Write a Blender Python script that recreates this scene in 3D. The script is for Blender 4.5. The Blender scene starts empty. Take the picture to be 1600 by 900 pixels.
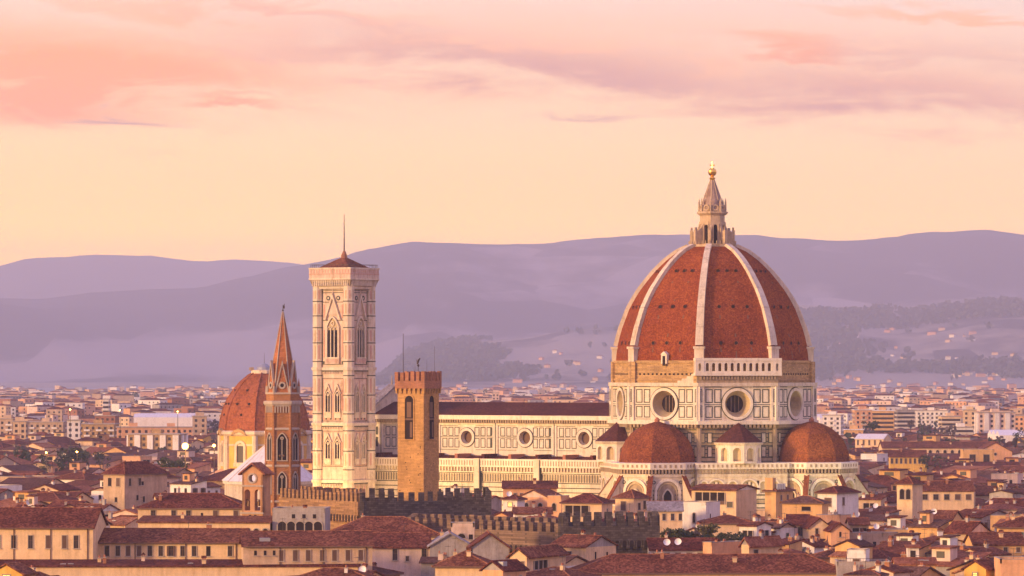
import bpy, math, random
from mathutils import Vector, Matrix, noise
R = math.radians
random.seed(11)
SC = bpy.context.scene
COL = SC.collection

# ------------------------------------------------------------------ camera, sky, sun, exposure
CAMZ = 55.0; F = 6750.0; PITCH = math.atan2(126.0, F)
cam_d = bpy.data.cameras.new('camera'); cam = bpy.data.objects.new('camera', cam_d); COL.objects.link(cam)
cam_d.sensor_width = 36.0; cam_d.lens = 36.0 * F / 1600.0
cam_d.clip_start = 1.0; cam_d.clip_end = 60000.0
cam.location = (0, 0, CAMZ); cam.rotation_euler = (R(90) + PITCH, 0, 0)
SC.camera = cam

SUN_AZ = -61.0      # degrees to the left of the direction from city to viewer
SUN_EL = 9.0
sd = bpy.data.lights.new('sun', 'SUN'); sun = bpy.data.objects.new('sun', sd); COL.objects.link(sun)
sd.energy = 5.0; sd.angle = R(7.0); sd.color = (1.0, 0.62, 0.27)
_s = Vector((math.sin(R(SUN_AZ)) * math.cos(R(SUN_EL)), -math.cos(R(SUN_AZ)) * math.cos(R(SUN_EL)), math.sin(R(SUN_EL))))
sun.rotation_euler = _s.to_track_quat('Z', 'Y').to_euler()

SC.view_settings.view_transform = 'Standard'; SC.view_settings.look = 'None'
SC.view_settings.exposure = 0.15; SC.view_settings.gamma = 1.0; SC.view_settings.use_curve_mapping = False
SC.render.engine = 'CYCLES'
cy = SC.cycles
cy.use_denoising = True
try: cy.denoiser = 'OPENIMAGEDENOISE'
except Exception: pass
cy.max_bounces = 5; cy.diffuse_bounces = 3; cy.glossy_bounces = 2; cy.volume_bounces = 0; cy.transparent_max_bounces = 8
cy.caustics_reflective = False; cy.caustics_refractive = False
cy.sample_clamp_indirect = 8.0

class NT:
    """small helper for node trees"""
    def __init__(s, nt): s.nt = nt; nt.nodes.clear()
    def n(s, t, **kw):
        nd = s.nt.nodes.new(t)
        for k, v in kw.items():
            if k == 'ins':
                for a, b in v.items(): s.set(nd, a, b)
            else: setattr(nd, k, v)
        return nd
    def set(s, nd, a, b):
        sock = nd.inputs[a]
        if isinstance(b, bpy.types.NodeSocket): s.nt.links.new(b, sock)
        else: sock.default_value = b
    def m(s, op, a, b=0.0, c=0.0):
        nd = s.n('ShaderNodeMath', operation=op)
        s.set(nd, 0, a); s.set(nd, 1, b)
        if op in ('MULTIPLY_ADD', 'SMOOTHSTEP'): s.set(nd, 2, c)
        return nd.outputs[0]
    def mix(s, f, a, b, blend='MIX'):
        nd = s.n('ShaderNodeMix', data_type='RGBA', blend_type=blend)
        s.set(nd, 0, f)
        for i, v in ((6, a), (7, b)):
            s.set(nd, i, v if isinstance(v, bpy.types.NodeSocket) else (*v[:3], 1.0))
        return nd.outputs[2]
    def ramp(s, f, stops, interp='LINEAR'):
        nd = s.n('ShaderNodeValToRGB'); cr = nd.color_ramp; cr.interpolation = interp
        while len(cr.elements) < len(stops): cr.elements.new(0.5)
        for e, (p, c) in zip(cr.elements, stops):
            e.position = p; e.color = (*c[:3], 1.0) if hasattr(c, '__len__') else (c, c, c, 1.0)
        s.set(nd, 0, f); return nd.outputs[0]
    def maprange(s, v, a, b, c, d, smooth=False):
        nd = s.n('ShaderNodeMapRange'); nd.clamp = True
        if smooth: nd.interpolation_type = 'SMOOTHSTEP'
        for i, x in enumerate((v, a, b, c, d)): s.set(nd, i, x)
        return nd.outputs[0]
    def noise(s, vec, scale, detail=3.0, rough=0.5, dist=0.0):
        nd = s.n('ShaderNodeTexNoise'); s.set(nd, 'Vector', vec)
        nd.inputs['Scale'].default_value = scale; nd.inputs['Detail'].default_value = detail
        nd.inputs['Roughness'].default_value = rough; nd.inputs['Distortion'].default_value = dist
        return nd.outputs[0]

def make_world():
    w = bpy.data.worlds.new('World'); SC.world = w; w.use_nodes = True
    t = NT(w.node_tree)
    tc = t.n('ShaderNodeTexCoord')
    sep = t.n('ShaderNodeSeparateXYZ'); t.set(sep, 0, tc.outputs['Generated'])
    x, y, z = sep.outputs
    az = t.m('ARCTAN2', x, y)                                   # 0 straight ahead, radians
    hor = t.m('SQRT', t.m('ADD', t.m('MULTIPLY', x, x), t.m('MULTIPLY', y, y)))
    el = t.m('ARCTAN2', z, hor)
    U = t.m('MULTIPLY', az, F / 100.0)                          # hundreds of "units", 8 = right of the view
    V = t.m('MULTIPLY', el, F / 100.0)                          # 0 = level, 5.7 = high in the view
    sky = t.n('ShaderNodeTexSky'); sky.sky_type = 'NISHITA'; sky.sun_disc = False
    sky.sun_elevation = R(SUN_EL); sky.sun_rotation = R(180 - SUN_AZ) ; sky.altitude = 100; sky.dust_density = 3.0; sky.air_density = 1.2
    # clear afterglow by elevation
    base = t.ramp(t.maprange(V, 0.0, 110.0, 0.0, 1.0), [(0.0, SKY0), (0.017, SKY1), (0.025, SKY2), (0.036, SKY3), (0.051, SKY3B), (0.16, SKY4), (0.6, SKY5)])
    # the glow is strongest towards the sunset on the left, cooler away from it
    ca = t.m('COSINE', t.m('SUBTRACT', az, R(-60)))
    gl = t.maprange(ca, -0.6, 0.9, 0.0, 1.0, True)
    base = t.mix(gl, t.mix(0.6, base, hv(0.32, 0.43, 0.95)), base)
    # clouds: noise stretched along the horizon, with a few long banks
    cv = t.n('ShaderNodeCombineXYZ'); t.set(cv, 0, t.m('MULTIPLY', U, 0.13)); t.set(cv, 1, V); t.set(cv, 2, 0.37)
    n1 = t.noise(cv.outputs[0], 0.75, 5.0, 0.55, 0.6)
    cv2 = t.n('ShaderNodeCombineXYZ'); t.set(cv2, 0, t.m('MULTIPLY', U, 0.26)); t.set(cv2, 1, V); t.set(cv2, 2, 4.1)
    n2 = t.noise(cv2.outputs[0], 1.9, 8.0, 0.62, 0.5)
    nz = t.m('ADD', t.m('MULTIPLY', t.m('SUBTRACT', n1, 0.5), 1.5), t.m('MULTIPLY', t.m('SUBTRACT', n2, 0.5), 1.5))
    Vw = t.m('ADD', V, t.m('MULTIPLY', nz, 0.95))
    def bank(u0, v0, su, sv, tilt=0.0):
        du = t.m('DIVIDE', t.m('SUBTRACT', U, u0), su)
        dv = t.m('DIVIDE', t.m('SUBTRACT', t.m('SUBTRACT', Vw, v0), t.m('MULTIPLY', t.m('SUBTRACT', U, u0), tilt)), sv)
        r2 = t.m('ADD', t.m('POWER', t.m('ABSOLUTE', du), 2.5), t.m('POWER', t.m('ABSOLUTE', dv), 2.0))
        return t.m('POWER', 2.71828, t.m('MULTIPLY', r2, -1.0))
    def total(bs):
        o = None
        for b in bs:
            v = t.m('MULTIPLY', bank(*b[:5]), b[5]); o = v if o is None else t.m('MAXIMUM', o, v)
        return o
    # (U, V) centre, half sizes, tilt, strength    U=(px-800)/100, V=(576-py)/100
    pink = total([(-7.3, 4.75, 4.3, 0.62, -0.04, 1.0), (-4.4, 4.12, 0.85, 0.12, -0.02, 0.95), (4.3, 4.98, 1.1, 0.26, -0.12, 0.95), (0.0, 5.0, 9.0, 0.75, -0.02, 0.42), (-4.0, 5.55, 5.0, 0.2, -0.06, 0.5), (7.0, 5.45, 2.5, 0.14, -0.1, 0.6), (5.5, 4.3, 3.5, 0.45, -0.04, 0.5)])
    mauve = total([(0.3, 4.75, 3.9, 0.30, -0.09, 0.9), (5.6, 4.25, 2.9, 0.36, -0.05, 0.85), (-6.1, 4.02, 0.8, 0.08, -0.20, 0.8), (-2.4, 5.35, 2.4, 0.12, -0.13, 0.5), (6.5, 4.8, 3.2, 0.22, -0.06, 0.55), (1.2, 3.93, 0.8, 0.07, 0.06, 0.6), (-3.0, 4.9, 2.0, 0.1, -0.05, 0.4)])
    tex = t.maprange(nz, -0.6, 0.3, 0.2, 1.0, True)
    # elsewhere on the sky, the same kind of cloud without the named banks
    inview = t.m('MULTIPLY', t.maprange(t.m('ABSOLUTE', U), 11.0, 16.0, 1.0, 0.0), t.maprange(V, 6.2, 8.0, 1.0, 0.0))
    gen = t.m('MULTIPLY', t.maprange(n1, 0.45, 0.65, 0.0, 0.8, True), t.maprange(V, 3.0, 5.0, 0.0, 1.0))
    gen = t.m('MULTIPLY', gen, t.m('SUBTRACT', 1.0, inview))
    c = t.mix(t.maprange(t.m('MULTIPLY', t.m('MAXIMUM', pink, gen), tex), 0.0, 0.72, 0.0, 1.0), base, PINK)
    c = t.mix(t.maprange(t.m('MULTIPLY', mauve, tex), 0.0, 0.75, 0.0, 0.95), c, MAUVE)
    def scale(col, f):
        vm = t.n('ShaderNodeVectorMath', operation='SCALE'); t.set(vm, 0, col); vm.inputs['Scale'].default_value = f
        return vm.outputs[0]
    vm = t.n('ShaderNodeVectorMath', operation='ADD'); t.set(vm, 0, scale(c, 5.0 / WSTR)); t.set(vm, 1, scale(sky.outputs[0], NISH)); c = vm.outputs[0]
    # below the horizon: dim ground colour
    c = t.mix(t.maprange(V, -3.0, -0.5, 1.0, 0.0), c, (0.17 / WSTR, 0.17 / WSTR, 0.24 / WSTR))
    bg = t.n('ShaderNodeBackground'); t.set(bg, 0, c); bg.inputs[1].default_value = WSTR
    out = t.n('ShaderNodeOutputWorld'); t.nt.links.new(bg.outputs[0], out.inputs[0])
    w.cycles.sampling_method = 'AUTOMATIC'

WSTR = 0.1
def hv(r, g, b): return (r * 0.2, g * 0.2, b * 0.2)        # ramps hold fifth values, scaled up later
SKY0 = hv(4.2, 2.3, 0.0); SKY1 = hv(4.0, 2.15, 0.0); SKY2 = hv(2.4, 1.34, 0.17); SKY3 = hv(1.62, 1.04, 0.39); SKY3B = hv(1.25, 0.88, 0.60); SKY4 = hv(0.48, 0.50, 0.92); SKY5 = hv(0.26, 0.53, 1.55)
PINK = hv(1.45, 0.47, 0.12); MAUVE = hv(0.86, 0.38, 0.27); NISH = 0.3
make_world()

# ------------------------------------------------------------------ materials
def new_mat(name):
    m = bpy.data.materials.new(name); m.use_nodes = True
    t = NT(m.node_tree)
    b = t.n('ShaderNodeBsdfPrincipled'); o = t.n('ShaderNodeOutputMaterial')
    t.nt.links.new(b.outputs[0], o.inputs[0])
    return m, t, b

def wall_mat(name, col, var=0.25, scale=0.35, rough=0.9, streak=0.35, fine=3.0, grime=0.35):
    """plaster or stone: blotches, vertical streaks, fine grain (all of it wear, fixed to the wall)"""
    m, t, b = new_mat(name)
    tc = t.n('ShaderNodeNewGeometry')
    oi = t.n('ShaderNodeObjectInfo')
    p = tc.outputs['Position']
    n1 = t.noise(p, scale, 4, 0.6)
    mp = t.n('ShaderNodeMapping'); t.set(mp, 0, p); mp.inputs['Scale'].default_value = (1.1, 1.1, 0.12)
    n2 = t.noise(mp.outputs[0], 1.0, 4, 0.65)
    n3 = t.noise(p, fine, 2, 0.7)
    f = t.m('ADD', t.m('ADD', t.m('MULTIPLY', t.m('SUBTRACT', n1, 0.5), var * 2.2), t.m('MULTIPLY', t.m('SUBTRACT', n2, 0.5), streak * 1.6)), t.m('MULTIPLY', t.m('SUBTRACT', n3, 0.5), var))
    f = t.m('ADD', f, t.m('MULTIPLY', t.m('SUBTRACT', oi.outputs['Random'], 0.5), 0.12))
    hs = t.n('ShaderNodeHueSaturation'); t.set(hs, 'Color', (*col, 1)); t.set(hs, 'Value', t.m('MAXIMUM', t.m('ADD', 1.0, f), 0.25))
    hs.inputs['Saturation'].default_value = 1.0
    n4 = t.noise(mp.outputs[0], 0.55, 5, 0.7, 0.5); n5 = t.noise(p, 0.9, 3, 0.65)
    gm = t.m('MULTIPLY', t.maprange(t.m('ADD', t.m('MULTIPLY', n4, 0.65), t.m('MULTIPLY', n5, 0.35)), 0.5, 0.66, 0.0, 1.0, True), grime)
    dirt = t.mix(1.0, hs.outputs[0], (0.50, 0.38, 0.27), 'MULTIPLY')
    t.set(b, 'Base Color', t.mix(gm, hs.outputs[0], dirt)); b.inputs['Roughness'].default_value = rough
    b.inputs['Specular IOR Level'].default_value = 0.1
    return m

def brick_mat(name, col, mortar, bw=0.9, bh=0.35, var=0.5):
    """coursed rough stone or brick, courses run level"""
    m, t, b = new_mat(name)
    g = t.n('ShaderNodeNewGeometry'); sep = t.n('ShaderNodeSeparateXYZ'); t.set(sep, 0, g.outputs['Position'])
    cv = t.n('ShaderNodeCombineXYZ'); t.set(cv, 0, t.m('ADD', sep.outputs[0], t.m('MULTIPLY', sep.outputs[1], 0.8))); t.set(cv, 1, sep.outputs[2])
    bk = t.n('ShaderNodeTexBrick'); t.set(bk, 'Vector', cv.outputs[0])
    bk.inputs['Scale'].default_value = 1.0; bk.inputs['Brick Width'].default_value = bw; bk.inputs['Row Height'].default_value = bh
    bk.inputs['Mortar Size'].default_value = 0.03
    t.set(bk, 'Color1', (*[c * (1 + var * 0.4) for c in col], 1)); t.set(bk, 'Color2', (*[c * (1 - var * 0.5) for c in col], 1)); t.set(bk, 'Mortar', (*mortar, 1))
    n1 = t.noise(g.outputs['Position'], 0.3, 4, 0.6); n3 = t.noise(g.outputs['Position'], 1.7, 3, 0.6)
    hs = t.n('ShaderNodeHueSaturation'); t.set(hs, 'Color', bk.outputs[0])
    t.set(hs, 'Value', t.m('ADD', 0.3, t.m('ADD', t.m('MULTIPLY', n1, 0.8), t.m('MULTIPLY', n3, 0.6))))
    t.set(b, 'Base Color', hs.outputs[0]); b.inputs['Roughness'].default_value = 0.95; b.inputs['Specular IOR Level'].default_value = 0.04
    return m

def tile_mat(name, c1, c2, c3, tile=0.45, patch=0.12):
    """fired clay tiles: each tile its own tone, mossy and bleached patches"""
    m, t, b = new_mat(name)
    g = t.n('ShaderNodeNewGeometry'); oi = t.n('ShaderNodeObjectInfo')
    P = g.outputs['Position']
    vo = t.n('ShaderNodeTexVoronoi'); vo.feature = 'F1'; t.set(vo, 'Vector', P); vo.inputs['Scale'].default_value = 1.0 / tile
    vb = t.n('ShaderNodeRGBToBW'); t.set(vb, 0, vo.outputs['Color'])
    n1 = t.noise(P, patch, 5, 0.65)
    n2 = t.noise(P, 1.1, 3, 0.6)
    f = t.m('ADD', t.m('MULTIPLY', n1, 0.9), t.m('ADD', t.m('MULTIPLY', vb.outputs[0], 0.62), t.m('MULTIPLY', n2, 0.28)))
    c = t.ramp(t.maprange(f, 0.55, 1.22, 0, 1), [(0.0, c1), (0.45, c2), (1.0, c3)])
    hs = t.n('ShaderNodeHueSaturation'); t.set(hs, 'Color', c)
    t.set(hs, 'Value', t.m('ADD', 0.8, t.m('MULTIPLY', oi.outputs['Random'], 0.45)))
    t.set(hs, 'Hue', t.m('ADD', 0.492, t.m('MULTIPLY', oi.outputs['Random'], 0.018)))
    t.set(b, 'Base Color', hs.outputs[0]); b.inputs['Roughness'].default_value = 0.9; b.inputs['Specular IOR Level'].default_value = 0.04
    bp = t.n('ShaderNodeBump'); bp.inputs['Strength'].default_value = 0.5; bp.inputs['Distance'].default_value = 0.15
    t.set(bp, 'Height', t.m('ADD', vb.outputs[0], n2)); t.set(b, 'Normal', bp.outputs[0])
    return m

def plain(name, col, rough=0.7, metal=0.0, spec=0.4, emit=None, es=0.0):
    m, t, b = new_mat(name)
    g = t.n('ShaderNodeNewGeometry')
    n1 = t.noise(g.outputs['Position'], 2.0, 3, 0.6)
    hs = t.n('ShaderNodeHueSaturation'); t.set(hs, 'Color', (*col, 1)); t.set(hs, 'Value', t.m('ADD', 0.85, t.m('MULTIPLY', n1, 0.3)))
    t.set(b, 'Base Color', hs.outputs[0]); b.inputs['Roughness'].default_value = rough
    b.inputs['Metallic'].default_value = metal; b.inputs['Specular IOR Level'].default_value = spec
    if emit: b.inputs['Emission Color'].default_value = (*emit, 1); b.inputs['Emission Strength'].default_value = es
    return m

M = {}
M['marble'] = wall_mat('white_marble', (0.64, 0.53, 0.39), 0.26, 0.25, 0.7, 0.4, 3.0, 0.6)
M['marble_bright'] = wall_mat('clean_marble', (0.73, 0.63, 0.49), 0.2, 0.3, 0.6, 0.25, 3.0, 0.45)
M['marble_old_shaded'] = wall_mat('weathered_shaded_marble', (0.38, 0.28, 0.18), 0.4, 0.25, 0.85, 0.7)  # old marble, darkened also for shadow between the tribunes and under cornices
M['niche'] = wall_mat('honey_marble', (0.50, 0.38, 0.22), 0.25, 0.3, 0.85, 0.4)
M['green'] = wall_mat('green_marble', (0.085, 0.085, 0.065), 0.3, 0.5, 0.6, 0.3)
M['tower_marble'] = wall_mat('bell_tower_marble', (0.60, 0.46, 0.35), 0.3, 0.5, 0.7, 0.4, 3.0, 0.7)
M['lantern'] = wall_mat('lantern_marble', (0.52, 0.38, 0.24), 0.3, 0.6, 0.8, 0.4, 3.0, 0.7)
M['lantern_dark'] = wall_mat('lantern_cone_marble', (0.33, 0.23, 0.18), 0.4, 0.7, 0.8, 0.6, 3.0, 0.7)
M['pinkm'] = wall_mat('pink_marble', (0.56, 0.32, 0.24), 0.2, 0.4, 0.7, 0.3)
M['brown'] = brick_mat('bare_sandstone', (0.46, 0.29, 0.13), (0.30, 0.18, 0.08), 1.1, 0.4, 0.5)
M['tower'] = brick_mat('tower_sandstone', (0.47, 0.26, 0.095), (0.37, 0.20, 0.08), 0.8, 0.34, 0.35)
M['abbey'] = brick_mat('abbey_brick', (0.36, 0.165, 0.07), (0.26, 0.12, 0.055), 0.6, 0.25, 0.4)
M['gable_stone'] = wall_mat('gable_sandstone', (0.50, 0.27, 0.14), 0.3, 0.5, 0.9, 0.3)
M['dark_stone'] = brick_mat('dark_coursed_stone', (0.105, 0.082, 0.070), (0.055, 0.042, 0.038), 1.2, 0.45, 0.7)  # coursed stone in a much darker tone
M['brickred'] = brick_mat('red_brick', (0.38, 0.15, 0.08), (0.28, 0.16, 0.1), 0.5, 0.2, 0.4)
M['spire'] = brick_mat('spire_brick', (0.40, 0.15, 0.06), (0.28, 0.11, 0.055), 0.6, 0.3, 0.5)
M['dome'] = tile_mat('dome_tiles', (0.13, 0.031, 0.011), (0.245, 0.059, 0.016), (0.41, 0.125, 0.03), 0.32, 0.05)
M['dome_small'] = tile_mat('tribune_tiles', (0.07, 0.02, 0.011), (0.165, 0.044, 0.018), (0.30, 0.09, 0.033), 0.3, 0.1)
M['dome_far'] = tile_mat('chapel_tiles', (0.13, 0.033, 0.018), (0.22, 0.055, 0.025), (0.30, 0.09, 0.045), 0.6, 0.12)
M['tile'] = tile_mat('roof_tiles', (0.045, 0.014, 0.010), (0.105, 0.029, 0.018), (0.24, 0.085, 0.048), 0.38, 0.2)
M['tile_old'] = tile_mat('old_roof_tiles', (0.045, 0.022, 0.018), (0.088, 0.037, 0.028), (0.18, 0.09, 0.065), 0.38, 0.2)
M['tile_new'] = tile_mat('new_roof_tiles', (0.13, 0.042, 0.024), (0.22, 0.075, 0.04), (0.36, 0.15, 0.08), 0.38, 0.2)
M['tile_nave'] = tile_mat('nave_roof_tiles', (0.050, 0.017, 0.016), (0.075, 0.022, 0.019), (0.11, 0.038, 0.03), 0.45, 0.1)
M['slate'] = tile_mat('grey_roofing', (0.16, 0.13, 0.12), (0.24, 0.20, 0.19), (0.34, 0.30, 0.29), 0.5, 0.2)
M['white_roof'] = wall_mat('white_marble_roof', (0.68, 0.64, 0.62), 0.08, 0.3, 0.6, 0.2)
M['cream'] = wall_mat('cream_plaster', (0.70, 0.49, 0.28))
M['ochre'] = wall_mat('ochre_plaster', (0.64, 0.38, 0.16))
M['yellow'] = wall_mat('yellow_plaster', (0.70, 0.42, 0.10))
M['peach'] = wall_mat('peach_plaster', (0.66, 0.36, 0.19))
M['pink'] = wall_mat('pink_plaster', (0.67, 0.49, 0.38))
M['white'] = wall_mat('white_plaster', (0.76, 0.69, 0.61), 0.12, 0.4, 0.8, 0.25)
M['grey'] = wall_mat('grey_plaster', (0.36, 0.31, 0.28), 0.4, 0.35, 0.9, 0.6)
M['tan'] = wall_mat('tan_plaster', (0.50, 0.35, 0.23), 0.35)
M['stonewall'] = brick_mat('rubble_stone', (0.30, 0.19, 0.11), (0.21, 0.13, 0.085), 0.8, 0.35, 0.7)
M['palace'] = brick_mat('palace_sandstone', (0.33, 0.19, 0.095), (0.22, 0.13, 0.07), 0.9, 0.4, 0.6)
M['palace_shaded'] = brick_mat('palace_shaded_sandstone', (0.20, 0.13, 0.09), (0.11, 0.075, 0.055), 0.9, 0.4, 0.8)  # palace sandstone with the shade on its wall put into the colour
M['stone'] = wall_mat('grey_stone_trim', (0.42, 0.34, 0.27), 0.25)
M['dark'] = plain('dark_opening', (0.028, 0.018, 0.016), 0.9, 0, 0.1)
M['glass'] = plain('window_glass', (0.040, 0.026, 0.023), 0.4, 0, 0.25)
M['brownshut'] = plain('brown_shutter', (0.11, 0.055, 0.035), 0.7)
M['greenshut'] = plain('green_shutter', (0.045, 0.075, 0.05), 0.7)
M['leaden'] = plain('lead_grey', (0.30, 0.29, 0.30), 0.5, 0.3)
M['gold'] = plain('gilt_copper', (0.95, 0.56, 0.12), 0.28, 1.0)
M['iron'] = plain('dark_iron', (0.07, 0.05, 0.045), 0.6, 0.4)
M['steel'] = plain('bright_steel', (0.6, 0.6, 0.62), 0.3, 0.9)
M['dish'] = plain('white_dish', (0.74, 0.70, 0.68), 0.5)
M['wood'] = plain('weathered_wood', (0.16, 0.085, 0.05), 0.8)
M['clay'] = plain('clay_pot', (0.40, 0.15, 0.08), 0.8)
M['solar'] = plain('skylight_glass', (0.42, 0.42, 0.46), 0.2, 0.2, 0.6)
M['awning'] = plain('yellow_awning', (0.75, 0.42, 0.06), 0.8)
M['lamp_glow'] = plain('lamp_glow', (1, 0.7, 0.3), 0.5, 0, 0.2, (1.0, 0.42, 0.05), 5.0)
M['lit'] = plain('lit_room', (0.8, 0.5, 0.2), 0.5, 0, 0.2, (1.0, 0.50, 0.12), 1.6)
M['bronze'] = plain('bronze_bell', (0.14, 0.08, 0.04), 0.5, 0.7)

# ------------------------------------------------------------------ mesh helpers
class Fr:
    """upright wall plane: u runs to the right as seen from outside, v is height, d is outwards"""
    def __init__(s, x, y, ang, off=0.0, z=0.0):
        s.n = Vector((math.cos(ang), math.sin(ang), 0)); s.u = Vector((-s.n.y, s.n.x, 0))
        s.o = Vector((x, y, z)) + s.n * off
    def p(s, u, v, d=0.0): return s.o + s.u * u + s.n * d + Vector((0, 0, v))

class MB:
    def __init__(s): s.v = []; s.f = []; s.m = []; s.mats = []
    def mi(s, k):
        if k not in s.mats: s.mats.append(k)
        return s.mats.index(k)
    def face(s, pts, k):
        i = len(s.v); s.v += [tuple(p) for p in pts]; s.f.append(tuple(range(i, i + len(pts)))); s.m.append(s.mi(k))
    def box(s, x0, x1, y0, y1, z0, z1, k, top=None):
        P = [(x0, y0, z0), (x1, y0, z0), (x1, y1, z0), (x0, y1, z0), (x0, y0, z1), (x1, y0, z1), (x1, y1, z1), (x0, y1, z1)]
        i = len(s.v); s.v += P; a = s.mi(k); b = s.mi(top) if top else a
        for q, mm in (((0, 1, 5, 4), a), ((1, 2, 6, 5), a), ((2, 3, 7, 6), a), ((3, 0, 4, 7), a), ((4, 5, 6, 7), b), ((3, 2, 1, 0), a)):
            s.f.append(tuple(i + j for j in q)); s.m.append(mm)
    def fbox(s, fr, u0, u1, v0, v1, d0, d1, k):
        s.prism(fr, [(u0, v0), (u1, v0), (u1, v1), (u0, v1)], d0, d1, k)
    def prism(s, fr, pts, d0, d1, k, kf=None):
        n = len(pts); i = len(s.v); a = s.mi(k); b = s.mi(kf) if kf else a
        s.v += [tuple(fr.p(u, v, d0)) for u, v in pts] + [tuple(fr.p(u, v, d1)) for u, v in pts]
        s.f.append(tuple(i + n + j for j in range(n))); s.m.append(b)
        s.f.append(tuple(i + j for j in reversed(range(n)))); s.m.append(a)
        for j in range(n):
            j2 = (j + 1) % n; s.f.append((i + j, i + j2, i + n + j2, i + n + j)); s.m.append(a)
    def ring(s, fr, cu, cv, r0, r1, d0, d1, k, n=24, k_in=None, ri0=None):
        """flat ring between radii r0 < r1 from depth d0 to d1"""
        a = s.mi(k); b = s.mi(k_in) if k_in else a
        i = len(s.v)
        for r, d in ((r0, d0), (r0, d1), (r1, d1), (r1, d0)):
            for j in range(n):
                t = 2 * math.pi * j / n; s.v.append(tuple(fr.p(cu + r * math.cos(t), cv + r * math.sin(t), d)))
        for q in range(4):
            q2 = (q + 1) % 4
            for j in range(n):
                j2 = (j + 1) % n
                s.f.append((i + q * n + j, i + q * n + j2, i + q2 * n + j2, i + q2 * n + j)); s.m.append(b if q == 0 else a)
    def cone(s, fr, cu, cv, r0, d0, r1, d1, k, n=24):
        a = s.mi(k); i = len(s.v)
        for r, d in ((r0, d0), (r1, d1)):
            for j in range(n):
                t = 2 * math.pi * j / n; s.v.append(tuple(fr.p(cu + r * math.cos(t), cv + r * math.sin(t), d)))
        for j in range(n):
            j2 = (j + 1) % n; s.f.append((i + j, i + j2, i + n + j2, i + n + j)); s.m.append(a)
    def disc(s, fr, cu, cv, r, d, k, n=24):
        s.face([fr.p(cu + r * math.cos(2 * math.pi * j / n), cv + r * math.sin(2 * math.pi * j / n), d) for j in range(n)], k)
    def wall_hole(s, fr, u0, u1, v0, v1, cu, cv, r, k, d=0.0, n=24):
        """flat wall with one round hole"""
        def edge(t):
            c, q = math.cos(t), math.sin(t); best = 1e9
            if c > 1e-9: best = min(best, (u1 - cu) / c)
            if c < -1e-9: best = min(best, (u0 - cu) / c)
            if q > 1e-9: best = min(best, (v1 - cv) / q)
            if q < -1e-9: best = min(best, (v0 - cv) / q)
            return (cu + c * best, cv + q * best)
        ts = [2 * math.pi * j / n for j in range(n)]
        cs = [math.atan2(b - cv, a - cu) % (2 * math.pi) for a, b in ((u0, v0), (u1, v0), (u1, v1), (u0, v1))]
        ts = sorted(set(ts + cs))
        for j in range(len(ts)):
            a, b = ts[j], ts[(j + 1) % len(ts)]
            pa, pb = edge(a), edge(b)
            s.face([fr.p(cu + r * math.cos(a), cv + r * math.sin(a), d), fr.p(*pa, d), fr.p(*pb, d), fr.p(cu + r * math.cos(b), cv + r * math.sin(b), d)], k)
    def arch(s, fr, cu, w, v0, v1, d0, d1, k, t=0.4, pointed=False, n=8, sill=True):
        """frame of thickness t around an arched opening of width w from v0 to v1 (crown)"""
        def intr(hw, top, spring):
            pts = []
            for j in range(2 * n + 1):
                a = math.pi * j / (2 * n)
                if pointed:
                    x = math.cos(a) * hw; y = (top - spring) * (1 - abs(math.cos(a)) ** 1.6) ** 0.85
                else:
                    x = math.cos(a) * hw; y = math.sin(a) * (top - spring)
                pts.append((cu + x, spring + y))
            return pts
        h = w / 2
        spring = v1 - h * (1.35 if pointed else 1.0)
        if spring < v0: spring = v0
        inn = [(cu + h, v0)] + intr(h, v1, spring) + [(cu - h, v0)]
        out = [(cu + h + t, v0)] + intr(h + t, v1 + t, spring) + [(cu - h - t, v0)]
        for j in range(len(inn) - 1):
            s.prism(fr, [inn[j], out[j], out[j + 1], inn[j + 1]], d0, d1, k)
        if sill: s.fbox(fr, cu - h - t * 1.3, cu + h + t * 1.3, v0 - t * 0.7, v0, d0, d1 + 0.12, k)
    def arch_pane(s, fr, cu, w, v0, v1, d, k, pointed=False, n=8):
        h = w / 2; spring = max(v0, v1 - h * (1.35 if pointed else 1.0)); pts = [(cu - h, v0), (cu + h, v0)]
        for j in range(2 * n + 1):
            a = math.pi * j / (2 * n)
            y = (v1 - spring) * ((1 - abs(math.cos(a)) ** 1.6) ** 0.85 if pointed else math.sin(a))
            pts.append((cu + math.cos(a) * h, spring + y))
        q = [pts[0]]
        for p in pts[1:]:
            if abs(p[0] - q[-1][0]) + abs(p[1] - q[-1][1]) > 1e-4: q.append(p)
        s.face([fr.p(u, v, d) for u, v in q], k)
    def arch_wall(s, fr, u0, u1, v0, v1, cu, w, a0, a1, d0, d1, k, pointed=False, n=7):
        """solid slab with an arched opening right through it"""
        h = w / 2; spring = a1 - h * (1.35 if pointed else 1.0)
        s.fbox(fr, u0, cu - h, v0, v1, d0, d1, k); s.fbox(fr, cu + h, u1, v0, v1, d0, d1, k)
        if a0 > v0 + 1e-3: s.fbox(fr, cu - h, cu + h, v0, a0, d0, d1, k)
        pr = None
        for j in range(2 * n + 1):
            a = math.pi * j / (2 * n)
            y = (a1 - spring) * ((1 - abs(math.cos(a)) ** 1.6) ** 0.85 if pointed else math.sin(a))
            p = (cu + math.cos(a) * h, spring + y)
            if pr: s.prism(fr, [p, pr, (pr[0], v1), (p[0], v1)], d0, d1, k)
            pr = p
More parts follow.
